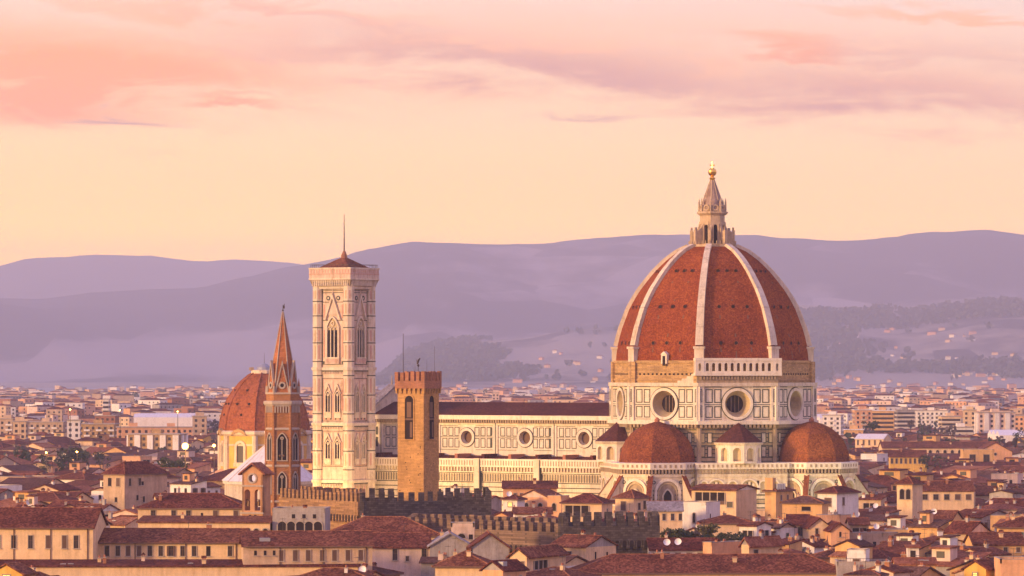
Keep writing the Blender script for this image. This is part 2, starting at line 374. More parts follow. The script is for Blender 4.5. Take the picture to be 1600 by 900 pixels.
    def lathe(s, cx, cy, prof, k, n=8, rot=0.0, cap=True):
        """stacked polygon rings: prof = [(r, z)...]; corners at rot + 360/n*j"""
        i = len(s.v); a = s.mi(k)
        for r, z in prof:
            for j in range(n):
                t = rot + 2 * math.pi * j / n; s.v.append((cx + r * math.cos(t), cy + r * math.sin(t), z))
        for q in range(len(prof) - 1):
            for j in range(n):
                j2 = (j + 1) % n; s.f.append((i + q * n + j, i + q * n + j2, i + (q + 1) * n + j2, i + (q + 1) * n + j)); s.m.append(a)
        if cap:
            s.f.append(tuple(i + (len(prof) - 1) * n + j for j in range(n))); s.m.append(a)
            s.f.append(tuple(i + j for j in reversed(range(n)))); s.m.append(a)
    def tube(s, p0, p1, r0, r1, k, n=6):
        p0 = Vector(p0); p1 = Vector(p1); z = (p1 - p0).normalized(); x = z.orthogonal().normalized(); y = z.cross(x)
        i = len(s.v); a = s.mi(k)
        for p, r in ((p0, r0), (p1, r1)):
            for j in range(n):
                t = 2 * math.pi * j / n; s.v.append(tuple(p + x * math.cos(t) * r + y * math.sin(t) * r))
        for j in range(n):
            j2 = (j + 1) % n; s.f.append((i + j, i + j2, i + n + j2, i + n + j)); s.m.append(a)
        s.f.append(tuple(i + n + j for j in range(n))); s.m.append(a); s.f.append(tuple(i + j for j in reversed(range(n)))); s.m.append(a)
    def ball(s, x, y, z, r, k, nu=10, nv=6, sz=1.0):
        s.lathe(x, y, [(max(0.001, r * math.sin(math.pi * q / nv)), z - r * sz * math.cos(math.pi * q / nv)) for q in range(nv + 1)], k, nu)
    def mesh(s, name, smooth=False):
        me = bpy.data.meshes.new(name); me.from_pydata(s.v, [], s.f)
        for k in s.mats: me.materials.append(M[k])
        me.polygons.foreach_set('material_index', s.m)
        if smooth: me.polygons.foreach_set('use_smooth', [True] * len(s.f))
        me.update(); return me
    def build(s, name, parent=None, smooth=False):
        return link(name, s.mesh(name, smooth), parent)

def link(name, data, parent=None, loc=None, rz=None):
    o = bpy.data.objects.new(name, data); COL.objects.link(o)
    if parent: o.parent = parent
    if loc is not None: o.location = loc
    if rz is not None: o.rotation_euler = (0, 0, rz)
    return o
def tag(o, label=None, cat=None, group=None, kind=None):
    if label: o['label'] = label
    if cat: o['category'] = cat
    if group: o['group'] = group
    if kind: o['kind'] = kind
    return o
def thing(name, label, cat, loc=(0, 0, 0), rz=0.0, group=None):
    return tag(link(name, None, None, loc, rz), label, cat, group)

HY = 576.0
def sc_at(d): return F / d                       # picture units per metre at distance d
def wx(px, d): return (px - 800.0) / F * d
def wz(py, d): return CAMZ - (py - HY) / F * d

# ------------------------------------------------------------------ the cathedral
CATH = (58.0, 1250.0); CRZ = R(-32.7)
def octa(k): return R(45 * k)                     # face directions of the octagon (local, 0 = east)
def cath_world(X, Y):
    c, s = math.cos(CRZ), math.sin(CRZ)
    return (CATH[0] + X * c - Y * s, CATH[1] + X * s + Y * c)

def panel(mb, fr, u0, u1, v0, v1, d, line='green', fill=None, t=0.22, e=0.06):
    """an inlaid rectangle: dark outline strips, optional lighter field"""
    mb.fbox(fr, u0, u1, v0, v0 + t, d, d + e, line); mb.fbox(fr, u0, u1, v1 - t, v1, d, d + e, line)
    mb.fbox(fr, u0, u0 + t, v0 + t, v1 - t, d, d + e, line); mb.fbox(fr, u1 - t, u1, v0 + t, v1 - t, d, d + e, line)
    if fill: mb.fbox(fr, u0 + t * 2, u1 - t * 2, v0 + t * 2, v1 - t * 2, d, d + e * 0.8, fill)

def corbels(mb, fr, u0, u1, v0, v1, d0, d1, k, step=1.0, fill=0.5):
    n = max(1, int((u1 - u0) / step)); st = (u1 - u0) / n
    for i in range(n):
        a = u0 + (i + 0.5 - fill / 2) * st; mb.fbox(fr, a, a + st * fill, v0, v1, d0, d1, k)

def cathedral():
    root = thing('cathedral', 'great white marble cathedral with huge ribbed red octagonal dome and long nave', 'cathedral', (CATH[0], CATH[1], 0), CRZ)
    RC = 29.5; AP = RC * math.cos(R(22.5)); HS = RC * math.sin(R(22.5))      # drum corner radius, apothem, half side
    # ---- drum
    mb = MB()
    lower = MB(); band = MB()
    for k in range(8):
        fr = Fr(0, 0, octa(k), AP)
        vis = k in (5, 6, 7, 0)
        mb.wall_hole(fr, -HS, HS, 40.2, 51.0, 0, 45.0, 4.1, 'marble_bright')
        if vis:
            for sx in (-1, 1):
                for cu in (5.75, 8.3):
                    for v0, v1 in ((41.1, 44.4), (45.3, 49.2)):
                        c = sx * cu; panel(mb, fr, c - 1.05, c + 1.05, v0, v1, 0.0, 'green', 'marble_bright', 0.27)
                c = sx * 10.9                                    # corner pilasters with narrow dark panels
                mb.fbox(fr, c - 1.15, c + 1.0, 40.2, 50.6, 0.0, 0.55, 'marble_bright')
                for v0, v1 in ((41.3, 44.6), (45.5, 49.2)):
                    panel(mb, fr, c - 0.55, c + 0.45, v0, v1, 0.55, 'green', 'green', 0.2)
            mb.fbox(fr, -HS, HS, 44.75, 44.95, 0.0, 0.05, 'green') if False else None
            for sx in (-1, 1):
                mb.fbox(fr, min(sx * 4.6, sx * 9.6), max(sx * 4.6, sx * 9.6), 44.7, 44.9, 0.0, 0.07, 'green')
                mb.fbox(fr, min(sx * 4.6, sx * 9.6), max(sx * 4.6, sx * 9.6), 49.75, 49.95, 0.0, 0.07, 'green')
                mb.fbox(fr, min(sx * 4.6, sx * 9.6), max(sx * 4.6, sx * 9.6), 40.6, 40.75, 0.0, 0.07, 'green')
        mb.fbox(fr, -HS - 0.45, HS + 0.45, 49.99, 51.0, 0.0, 0.9 if k != 0 else 0.9, 'marble')
        # string course and a corbel course whose dark colour paints its ragged shadow
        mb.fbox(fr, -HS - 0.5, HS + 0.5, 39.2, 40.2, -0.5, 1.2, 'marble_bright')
        corbels(mb, fr, -HS, HS, 38.3, 39.2, -0.5, 0.95, 'marble_old_shaded', 1.15, 0.55)
        # striped masonry below
        fl = Fr(0, 0, octa(k), AP - 0.8)
        lower.fbox(fl, -HS, HS, 20.0, 39.0, -2.0, 0.0, 'marble_old_shaded')
        if vis:
            for q in range(9):
                z = 28.6 + q * 1.12
                lower.fbox(fl, -HS, HS, z, z + 0.28, 0.0, 0.06, 'green')
            for c in (-10.0, -7.9, 7.9, 10.0):
                for v0, v1 in ((29.9, 33.0), (33.9, 36.9)):
                    lower.fbox(fl, c - 0.75, c + 0.75, v0, v1, 0.0, 0.14, 'green')
                    lower.fbox(fl, c - 0.5, c + 0.5, v0 + 0.25, v1 - 0.25, 0.14, 0.2, 'marble' if c * 3 % 2 else 'niche')
            for c in (-11.0, 11.0):
                lower.fbox(fl, c - 0.5, c + 0.5, 28.0, 38.4, 0.06, 0.7, 'marble_old_shaded')
        # bare stone band under the tiles
        fb = Fr(0, 0, octa(k), AP - 0.55)
        band.fbox(fb, -HS + 0.1, HS - 0.1, 51.0, 57.3, -3.0, 0.0, 'brown')
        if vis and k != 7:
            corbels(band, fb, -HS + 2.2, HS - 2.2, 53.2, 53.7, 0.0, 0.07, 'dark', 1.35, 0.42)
            band.fbox(fb, -HS, HS, 51.6, 52.1, 0.0, 0.25, 'brown')
            band.fbox(fb, -HS + 0.3, HS - 0.3, 56.6, 57.35, 0.0, 0.35, 'brown')
            for c in (-1, 1): band.fbox(fb, c * 10.6 - 0.95, c * 10.6 + 0.95, 51.0, 57.0, 0.02, 0.75, 'brown')
            if k == 6:                                            # unfinished white stone stepping up to the gallery
                for q in range(5):
                    band.fbox(fb, HS - 7.0 + q * 1.5, HS - 0.1, 51.0 + q * 0.62, 51.0 + (q + 1) * 0.62, 0.0, 0.5 + 0.02 * q, 'marble')
    link_d = mb.build('drum', root); band.build('masonry_band', root); lower.build('lower_drum', root)
    link_d['label'] = 'marble drum panelled in white and dark green'
    for k in range(8):
        fr = Fr(0, 0, octa(k), AP)
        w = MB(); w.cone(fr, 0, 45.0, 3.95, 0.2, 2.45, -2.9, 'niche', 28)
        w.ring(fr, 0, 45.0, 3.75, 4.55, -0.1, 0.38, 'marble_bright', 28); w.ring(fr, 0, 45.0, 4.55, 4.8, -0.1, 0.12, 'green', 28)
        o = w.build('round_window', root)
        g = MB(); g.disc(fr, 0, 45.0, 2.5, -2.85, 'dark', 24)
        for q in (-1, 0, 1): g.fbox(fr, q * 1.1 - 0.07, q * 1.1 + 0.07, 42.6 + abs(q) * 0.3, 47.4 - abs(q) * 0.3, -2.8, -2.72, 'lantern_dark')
        g.build('pane', o)
    # ---- arcaded gallery on the south-east face
    g = MB(); fr = Fr(0, 0, octa(7), AP - 0.55)
    g.fbox(fr, -HS - 0.6, HS + 0.6, 50.9, 53.0, 0.0, 1.0, 'marble_old_shaded')
    corbels(g, fr, -HS, HS, 51.9, 52.9, 1.0, 1.5, 'marble_old_shaded', 0.9, 0.5)
    g.fbox(fr, -HS - 1.4, HS + 1.4, 53.0, 53.9, 0.0, 2.0, 'marble_bright')
    n = 11; st = (2 * HS - 2.6) / n
    for i in range(n):
        c = -HS + 1.3 + (i + 0.5) * st
        g.arch_wall(fr, c - st / 2, c + st / 2, 53.9, 57.2, c, st * 0.52, 54.3, 56.6, 1.3, 1.85, 'marble_bright')
    for c in (-HS - 0.05, HS + 0.05):
        g.arch_wall(fr, c - 1.3, c + 1.3, 53.9, 57.2, c, 0.8, 54.4, 56.5, 1.25, 1.95, 'marble_bright')
        g.fbox(fr, c - 1.3, c + 1.3, 53.9, 57.2, 0.1, 0.8, 'marble')
    g.fbox(fr, -HS - 1.4, HS + 1.4, 57.2, 58.0, 0.0, 2.05, 'marble_bright')
    g.build('gallery', root)
    # ---- dome shell
    prof = [(28.6, 57.3), (28.45, 59), (28.1, 61.5), (27.5, 64), (26.75, 66.6), (24.6, 72.2), (22.9, 75.3), (21.3, 77.8), (19.2, 80.5), (17.2, 82.9), (15.2, 84.9), (13.8, 86.2), (12.0, 87.6), (10.3, 88.8), (7.1, 90.3)]
    d = MB(); d.lathe(0, 0, [(26, 57.0)] + prof, 'dome', 8, R(22.5))
    dome = d.build('dome', root)
    # small round openings, three rows of three on each face
    def r_at(z):
        for (r0, z0), (r1, z1) in zip(prof, prof[1:]):
            if z0 <= z <= z1: return r0 + (r1 - r0) * (z - z0) / (z1 - z0), (r1 - r0) / (z1 - z0)
        return prof[-1][0], -1
    for k in (4, 5, 6, 7, 0, 1):
        for z, wf in ((62.3, 0.42), (72.6, 0.44), (82.9, 0.40)):
            r, sl = r_at(z); ap = r * math.cos(R(22.5)); fr = Fr(0, 0, octa(k), ap)
            hw = r * math.sin(R(22.5))
            for q in (-1, 0, 1):
                c = q * hw * wf; hol = MB()
                hol.ring(fr, c, z, 0.5, 0.66, -0.9, 0.24, 'dome_small', 10); hol.disc(fr, c, z, 0.52, 0.2, 'dark', 10)
                if True:                                # rain streak below each opening
                    za = z - ((8.6 if q == 0 else 3.4) if z > 65 else (4.4 if q == 0 else 2.6))
                    ra, _ = r_at(max(57.4, za))
                    dx = (ra - r) * math.cos(R(22.5))
                    p = [fr.p(c - 0.12, z - 0.6, 0.12), fr.p(c + 0.12, z - 0.6, 0.12), fr.p(c + 0.2, za, dx + 0.09), fr.p(c - 0.2, za, dx + 0.09)]
                    hol.face(p, 'wood')
                hol.build('round_opening', dome)
    # ---- white ribs
    for k in range(8):
        a = R(22.5 + 45 * k); rb = MB(); fr = Fr(0, 0, a, 0)
        hw0, hw1 = 1.15, 0.8
        pts = prof[2:]
        for (r0, z0), (r1, z1) in zip(pts, pts[1:]):
            t0 = (z0 - 61) / 30; t1 = (z1 - 61) / 30
            wa = hw0 + (hw1 - hw0) * t0; wb = hw0 + (hw1 - hw0) * t1
            def nrm(z):
                _, s = r_at(z); L = math.hypot(1, s); return (1 / L, -s / L)
            na = nrm(z0 + 0.01); nb = nrm(z1 - 0.01)
            o1 = 0.75
            A = [fr.p(-wa, z0 - 0.2, r0 - 0.9), fr.p(-wa, z0 + na[1] * o1, r0 + na[0] * o1), fr.p(wa, z0 + na[1] * o1, r0 + na[0] * o1), fr.p(wa, z0 - 0.2, r0 - 0.9)]
            B = [fr.p(-wb, z1 - 0.2, r1 - 0.9), fr.p(-wb, z1 + nb[1] * o1, r1 + nb[0] * o1), fr.p(wb, z1 + nb[1] * o1, r1 + nb[0] * o1), fr.p(wb, z1 - 0.2, r1 - 0.9)]
            for q in range(3): rb.face([A[q], A[q + 1], B[q + 1], B[q]], 'marble')
        rb.fbox(fr, -1.35, 1.35, 57.0, 60.6, 26.0, 29.3, 'marble'); rb.fbox(fr, -1.6, 1.6, 60.6, 61.3, 26.0, 29.6, 'marble')
        rb.fbox(fr, -0.4, 0.4, 57.8, 59.8, 29.3, 29.36, 'dark') if k in (3, 4) else None
        rb.build('rib', root)
    # little white dormer on the south face
    dm = MB(); fr = Fr(0, 0, octa(6), AP - 0.9)
    dm.fbox(fr, -0.9, 0.9, 56.4, 59.0, -0.5, 1.2, 'marble_bright'); dm.prism(fr, [(-1.1, 59.0), (1.1, 59.0), (0, 59.9)], -0.5, 1.35, 'marble_bright'); dm.fbox(fr, -0.45, 0.45, 55.8, 58.6, 1.2, 1.26, 'dark')
    dm.build('dormer', root)
    # ---- lantern
    l = MB(); rr = R(22.5)
    l.lathe(0, 0, [(7.4, 89.6), (7.4, 90.3), (7.0, 90.3), (7.0, 90.9)], 'lantern', 8, rr)
    for k in range(8): # parapet posts
        for q in range(5):
            a = R(22.5 + 45 * k + 9 * q); l.tube((6.8 * math.cos(a), 6.8 * math.sin(a), 90.9), (6.8 * math.cos(a), 6.8 * math.sin(a), 91.9), 0.12, 0.12, 'lantern', 5)
    l.lathe(0, 0, [(3.0, 90.9), (3.0, 97.4)], 'lantern_dark', 8, rr)
    for k in range(8):
        fr = Fr(0, 0, octa(k), 3.05)
        l.arch_wall(fr, -1.45, 1.45, 90.9, 97.5, 0, 1.15, 91.2, 96.6, 0.0, 0.55, 'lantern')
        l.arch_pane(fr, 0, 1.15, 91.2, 96.6, 0.04, 'dark')
        l.fbox(fr, -0.95, -0.7, 91, 96.9, 0.55, 0.8, 'lantern'); l.fbox(fr, 0.7, 0.95, 91, 96.9, 0.55, 0.8, 'lantern')
    l.lathe(0, 0, [(3.6, 97.3), (3.6, 99.3), (3.9, 99.4), (4.5, 99.9), (4.5, 100.4), (3.7, 100.4)], 'lantern', 8, rr)
    lan = l.build('lantern', root)
    for k in range(8):                                         # flying volutes
        a = R(22.5 + 45 * k); fr = Fr(0, 0, a, 0); b = MB()
        b.prism(Fr(0, 0, a + R(90), -0.32), [(-6.4, 90.9), (-3.2, 90.9), (-3.2, 97.0), (-3.9, 96.4), (-4.3, 95.5), (-5.2, 94.7), (-6.4, 94.2)], 0, 0.64, 'lantern')
        b.fbox(fr, -0.42, 0.42, 90.9, 95.0, 5.7, 6.5, 'lantern'); b.fbox(fr, -0.3, 0.3, 95.0, 95.8, 5.8, 6.3, 'lantern_dark')
        b.build('buttress', lan)
    b = MB()
    b.lathe(0, 0, [(3.4, 102.3), (3.4, 104.0), (3.0, 104.2), (2.75, 105.6), (0.55, 111.6), (0.4, 112.0)], 'lantern_dark', 16, rr)
    for k in range(8):
        fr = Fr(0, 0, octa(k), 3.15)
        b.ring(fr, 0, 103.4, 0.55, 0.95, 0, 0.4, 'lantern', 12); b.fbox(fr, -0.95, -0.6, 102.3, 103.4, 0, 0.42, 'lantern'); b.fbox(fr, 0.6, 0.95, 102.3, 103.4, 0, 0.42, 'lantern')
        a = R(22.5 + 45 * k); b.tube((3.85 * math.cos(a), 3.85 * math.sin(a), 102.3), (3.85 * math.cos(a), 3.85 * math.sin(a), 105.0), 0.3, 0.28, 'lantern', 6)
        b.tube((3.85 * math.cos(a), 3.85 * math.sin(a), 105.0), (3.85 * math.cos(a), 3.85 * math.sin(a), 106.3), 0.28, 0.02, 'lantern', 6)
        b.tube((2.7 * math.cos(a), 2.7 * math.sin(a), 105.6), (0.6 * math.cos(a), 0.6 * math.sin(a), 111.6), 0.16, 0.1, 'lantern', 4)
    b.build('spire', lan).location.z = -1.9
    b = MB(); b.lathe(0, 0, [(0.5, 111.4), (0.9, 112.1), (0.45, 112.7)], 'gold', 12); b.ball(0, 0, 113.9, 1.25, 'gold', 14, 8)
    b.build('ball', lan).location.z = -2.0
    b = MB(); b.box(-0.16, 0.16, -0.14, 0.14, 114.9, 117.6, 'gold'); fr = Fr(0, 0, R(-57), 0); b.fbox(fr, -0.75, 0.75, 116.4, 116.75, -0.12, 0.12, 'gold')
    b.build('cross', lan).location.z = -2.7
    # ---- tribunes: three half domes round the crossing
    for k, D in ((6, 31.3), (0, 32.6), (2, 31.6)):
        a = octa(k); cx, cy = D * math.cos(a), D * math.sin(a)
        t = MB(); rr = R(22.5)
        t.lathe(cx, cy, [(12.6, 0), (12.6, 25.4)], 'marble', 8, rr)
        t.lathe(cx, cy, [(12.9, 26.6), (13.3, 26.7), (13.3, 28.4), (12.9, 28.5), (9.5, 28.55)], 'marble_bright', 8, rr)
        A8 = 12.6 * math.cos(R(22.5)); H8 = 12.6 * math.sin(R(22.5))
        for j in range(-2, 3):
            fa = a + R(45 * j); fr = Fr(cx, cy, fa, A8)
            corbels(t, fr, -H8 - 0.2, H8 + 0.2, 25.5, 26.65, -0.6, 0.55, 'marble_old_shaded', 0.95, 0.5)
            t.fbox(fr, -H8 - 0.05, H8 + 0.05, 24.5, 25.4, 0.0, 0.25, 'marble')
            t.arch(fr, 0, 6.2, 13.0, 23.4, 0.0, 0.6, 'marble_bright', 0.75, False, 10, False)
            t.arch(fr, 0, 4.9, 13.0, 22.6, 0.0, 0.34, 'niche', 0.35, False, 10, False)
            t.arch_pane(fr, 0, 5.6, 13.0, 22.9, 0.02, 'marble_old_shaded'); t.arch(fr, 0, 2.3, 12.0, 20.9, 0.0, 0.5, 'marble', 0.45, True, 6, False)
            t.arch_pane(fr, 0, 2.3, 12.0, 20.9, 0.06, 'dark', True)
            for s1 in (-3.9, 3.9): t.ring(fr, s1, 23.1, 0.3, 0.55, 0, 0.12, 'green', 10)
            for z in (12.2, 13.4, 14.6, 15.8, 17.0, 18.2, 19.4, 20.6):
                for s1, s2 in ((-H8, -2.2), (2.2, H8)): t.fbox(fr, s1, s2, z, z + 0.3, 0.0, 0.07, 'green')
            # tiny dark panels under the cornice
            corbels(t, fr, -H8 + 0.3, H8 - 0.3, 27.2, 28.0, 0.6 + 12.3 - 11.64 - 0.62, 0.72, 'marble_old_shaded', 1.3, 0.4)
        body = t.build('tribune', root)
        body['label'] = 'polygonal marble apse of the cathedral'
        dp = [(10.9, 28.5), (10.7, 30.5), (10.1, 32.6), (9.0, 34.8), (7.5, 36.6), (5.6, 38.1), (3.3, 39.2), (0.9, 39.9), (0.3, 40.0)]
        dd = MB(); dd.lathe(cx, cy, dp, 'dome_small', 8, rr); dd.lathe(cx, cy, [(0.7, 39.7), (0.8, 40.5), (0.25, 41.2)], 'clay', 8)
        dd.build('tribune_dome', body)
        for j in (-3, -1, 1, 3):                                 # sloping spur buttresses with tiled backs
            ca = a + R(22.5 * j); f2 = Fr(cx, cy, ca + R(90), -0.55)
            b = MB()
            prof2 = [(-19.0, 0), (-12.0, 0), (-12.0, 24.6), (-12.7, 24.6), (-19.0, 15.8)]
            b.prism(f2, prof2, 0, 1.1, 'marble')
            f3 = Fr(cx, cy, ca + R(90), -0.75)
            b.prism(f3, [(-12.6, 24.75), (-12.6, 25.1), (-19.3, 15.75), (-19.3, 15.4)], 0, 1.5, 'dome_small')
            b.build('buttress', body)
        ch = MB(); ch.lathe(cx, cy, [(18.6, 0), (18.6, 11.0), (18.9, 11.2)], 'marble', 8, rr); ch.lathe(cx, cy, [(18.9, 11.2), (12.8, 13.4)], 'dome_small', 8, rr, False)
        ch.build('chapel_ring', body)
    # ---- the four diagonal blocks with their little exedrae
    for k in (5, 7, 1, 3):
        a = octa(k); t = MB(); fr = Fr(0, 0, a, 32.4); H = 13.2
        t.fbox(fr, -H, H, 0, 26.6, -14, 0.0, 'marble'); t.fbox(fr, -H - 0.4, H + 0.4, 26.7, 28.4, -14.2, 0.65, 'marble_bright')
        corbels(t, fr, -H, H, 25.5, 26.7, 0.0, 0.5, 'marble_old_shaded', 0.95, 0.5)
        t.fbox(fr, -H, H, 24.5, 25.4, 0.0, 0.2, 'marble')
        for z in (12.0, 13.2, 14.4, 15.6, 16.8, 18.0, 19.2): t.fbox(fr, -H, H, z, z + 0.3, 0.0, 0.07, 'green')
        t.fbox(fr, -H, H, 17.1, 17.9, 0.0, 0.03, 'marble_old_shaded')
        for cu, w, top in ((-7.6, 4.6, 23.6), (-2.9, 2.4, 23.2), (2.0, 4.6, 23.6), (6.1, 1.9, 23.2), (9.2, 2.4, 23.4), (-11.2, 1.8, 23.2)):
            t.arch(fr, cu, w, 19.9, top, 0.0, 0.45, 'marble_bright', 0.42, False, 8)
            t.arch_pane(fr, cu, w, 19.9, top, 0.08, 'niche')
            if w > 4:
                for q in (-1, 0, 1): t.fbox(fr, cu + q * 1.2 - 0.28, cu + q * 1.2 + 0.28, 20.1, 22.6 + (0.6 if q == 0 else 0), 0.08, 0.14, 'marble_bright')
                for q in (-0.6, 0.6): t.fbox(fr, cu + q - 0.12, cu + q + 0.12, 20.1, 23.0, 0.08, 0.2, 'green')
        t.fbox(fr, 4.3, 4.9, 20.2, 23.4, 0.0, 0.1, 'dark')
        corbels(t, fr, -H, H, 27.2, 28.0, 0.65, 0.72, 'marble_old_shaded', 1.3, 0.4)
        blk = t.build('sacristy_block', root)
        # exedra: half decagon with shell niches and a low tiled cone
        x = MB(); cx, cy = 28.0 * math.cos(a), 28.0 * math.sin(a)
        x.lathe(cx, cy, [(5.7, 28.0), (5.7, 33.4)], 'niche', 10, a)
        ap = 5.7 * math.cos(R(18)) + 0.02
        for j in range(-3, 3):
            fa = a + R(18 + 36 * j); f2 = Fr(cx, cy, fa, ap); hs = 6.45 * math.sin(R(18))
            x.arch_wall(f2, -hs, hs, 28.3, 33.6, 0, 2.25, 28.9, 32.7, 0.0, 0.75, 'marble_bright')
            x.arch(f2, 0, 2.25, 28.9, 32.7, 0.7, 0.88, 'marble_bright', 0.25, False, 7, False)
        x.lathe(cx, cy, [(6.9, 33.5), (7.2, 34.1), (6.8, 34.2)], 'marble', 10, a)
        ex = x.build('exedra', root)
        c = MB(); c.lathe(cx, cy, [(6.95, 34.2), (0.5, 39.6)], 'tile_nave', 10, a); c.build('exedra_roof', ex)
    # ---- nave: clerestory, roof, aisles, facade
    XW, XE = -113.0, -25.0
    n = MB(); NY = 10.6; fr = Fr(0, 0, R(-90), NY); SP = 20.5; CX = [-37.0 - SP * i for i in range(4)]
    n.box(XW + 1, XE, -NY + 2.5, NY, 0, 40.6, 'marble')
    n.fbox(fr, XW, XE, 20.0, 32.0, -2.5, 0.0, 'marble_bright'); n.fbox(fr, XW, XE, 38.0, 40.9, -2.5, 0.0, 'marble_bright')
    edges = [XW] + [(CX[i] + CX[i + 1]) / 2 for i in (2, 1, 0)] + [XE]
    for i, cx in enumerate(CX):
        e0 = (CX[i] + CX[i + 1]) / 2 if i < 3 else XW; e1 = XE if i == 0 else (CX[i] + CX[i - 1]) / 2
        n.wall_hole(fr, e0, e1, 32.0, 38.0, cx, 34.65, 2.4, 'marble_bright')
    for i in range(5):                                      # pilasters between bays
        x0 = CX[0] + SP / 2 - SP * i
        if x0 < XE and x0 > XW:
            n.fbox(fr, x0 - 0.8, x0 + 0.8, 29.0, 38.3, 0.0, 0.28, 'marble_bright')
            n.fbox(fr, x0 - 0.12, x0 + 0.12, 29.0, 41.2, 0.28, 0.34, 'green')
            n.fbox(fr, x0 - 2.0, x0 - 1.3, 31.6, 34.5, 0.0, 0.08, 'green'); n.fbox(fr, x0 - 2.0, x0 - 1.3, 35.2, 37.6, 0.0, 0.08, 'green')
        for q in range(-3, 4):
            if q == 0: continue
            c = CX[0] - SP * i + (q - (0.0 if q < 0 else 0.0)) * 2.15 + (-1.4 if q < 0 else 1.4)
            if i < 4 and XW + 1 < c < XE - 1:
                for v0, v1 in ((31.6, 34.4), (35.0, 37.7)): panel(n, fr, c - 0.85, c + 0.85, v0, v1, 0.0, 'green', 'marble_bright', 0.22)
    for z in (30.9, 34.68, 38.0): 
        for i in range(4):
            c = CX[i]
            for s1, s2 in ((c - 10.25, c - 3.1), (c + 3.1, c + 10.25)):
                n.fbox(fr, max(XW, s1), min(XE, s2), z, z + 0.14, 0.0, 0.06, 'green')
    n.fbox(fr, XW, XE, 38.35, 38.8, 0.0, 0.25, 'marble'); corbels(n, fr, XW, XE, 39.0, 39.9, 0.0, 0.8, 'marble_old_shaded', 0.85, 0.5)
    n.fbox(fr, XW, XE, 38.85, 39.5, 0.0, 0.22, 'marble_old_shaded')
    n.fbox(fr, XW, XE, 39.9, 41.2, 0.0, 1.0, 'marble_bright')
    nave = n.build('nave', root); nave['label'] = 'long upper nave wall with round windows'
    for cx in CX:
        w = MB(); w.ring(fr, cx, 34.65, 1.95, 2.75, -0.4, 0.35, 'marble_bright', 24, 'marble_old_shaded'); w.cone(fr, cx, 34.65, 2.0, 0.1, 1.7, -1.3, 'marble', 24)
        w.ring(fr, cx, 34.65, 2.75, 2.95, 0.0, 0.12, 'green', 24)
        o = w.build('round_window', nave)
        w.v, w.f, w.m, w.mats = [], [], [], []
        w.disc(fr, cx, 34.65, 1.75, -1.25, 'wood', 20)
        pn = w.build('window_pane', o); pn.parent = nave
    r = MB(); r.prism(Fr(0, 0, 0, XW + 0.5), [(-NY - 0.9, 41.25), (NY + 0.9, 41.25), (0, 45.0)], 0, XE - XW - 2.0, 'tile_nave'); r.build('nave_roof', root)
    s = MB(); AY = 20.6; fa = Fr(0, 0, R(-90), AY)
    s.box(XW + 1, -24.0, -AY, AY, 0, 27.2, 'marble')
    s.fbox(fa, XW, -24, 24.9, 26.2, 0.0, 0.12, 'marble_old_shaded'); corbels(s, fa, XW, -24, 25.0, 26.2, 0.12, 0.75, 'marble', 1.05, 0.5)
    s.fbox(fa, XW - 0.4, -24, 26.2, 28.6, -0.8, 0.95, 'marble_bright'); corbels(s, fa, XW, -24, 26.7, 28.1, 0.95, 1.02, 'marble_old_shaded', 0.9, 0.35)
    x = XW + 1.0
    while x < -25:
        s.fbox(fa, x, x + 0.3, 22.0, 24.2, 0.0, 0.07, 'green')
        s.fbox(fa, x + 0.42, x + 0.62, 22.1, 24.1, 0.0, 0.09, 'niche'); x += 0.9
    for z in (21.6, 24.35, 20.2, 18.9, 17.2, 15.0): s.fbox(fa, XW, -24, z, z + 0.26, 0.0, 0.05, 'green')
    s.fbox(fa, XW, -24, 24.56, 24.9, 0.0, 0.3, 'marble_bright')
    for x0 in (-46.6, -67.4, -88.0):
        s.fbox(fa, x0 - 0.9, x0 + 0.9, 10.0, 28.7, 0.0, 1.15, 'marble'); s.fbox(fa, x0 + 0.92, x0 + 1.2, 10, 28.4, 0.0, 1.1, 'green')
    ais = s.build('aisle', root)
    rr2 = MB()
    for sgn in (-1, 1):
        fr2 = Fr(0, 0, 0, XW + 1.0)
        rr2.prism(fr2, [(sgn * 10.6, 29.3), (sgn * 20.0, 27.6), (sgn * 20.0, 27.3), (sgn * 10.6, 29.0)][::sgn], 0, XE - XW - 2, 'tile')
    for q in range(9):                                       # little buttress tops over the aisle roof
        xx = -30 - q * 9.4
        rr2.box(xx - 0.5, xx + 0.5, -18.0, -10.7, 28.3, 29.9, 'clay' if q % 2 else 'tile')
    rr2.build('aisle_roof', root)
    f = MB(); ff = Fr(0, 0, R(180), -XW)
    f.prism(ff, [(-11.5, 0), (11.5, 0), (11.5, 43.5), (0, 49.3), (-11.5, 43.5)], -1.6, 0, 'marble')
    f.prism(ff, [(-21.6, 0), (-11.5, 0), (-11.5, 34.0), (-21.6, 31.0)], -1.6, -0.01, 'marble'); f.prism(ff, [(11.5, 0), (21.6, 0), (21.6, 31.0), (11.5, 34.0)], -1.6, -0.01, 'marble')
    f.prism(ff, [(-12.4, 43.3), (0, 49.6), (12.4, 43.3), (12.4, 43.9), (0, 50.3), (-12.4, 43.9)], -2.6, 0.5, 'slate')
    f.tube((XW + 0.8, 0, 50), (XW + 0.8, 0, 53.2), 0.3, 0.05, 'marble_old_shaded')
    for c in (-11.5, 11.5): f.tube((XW + 0.8, c, 43), (XW + 0.8, c, 48), 0.6, 0.1, 'marble')
    f.build('facade', root)
    return root
cathedral()

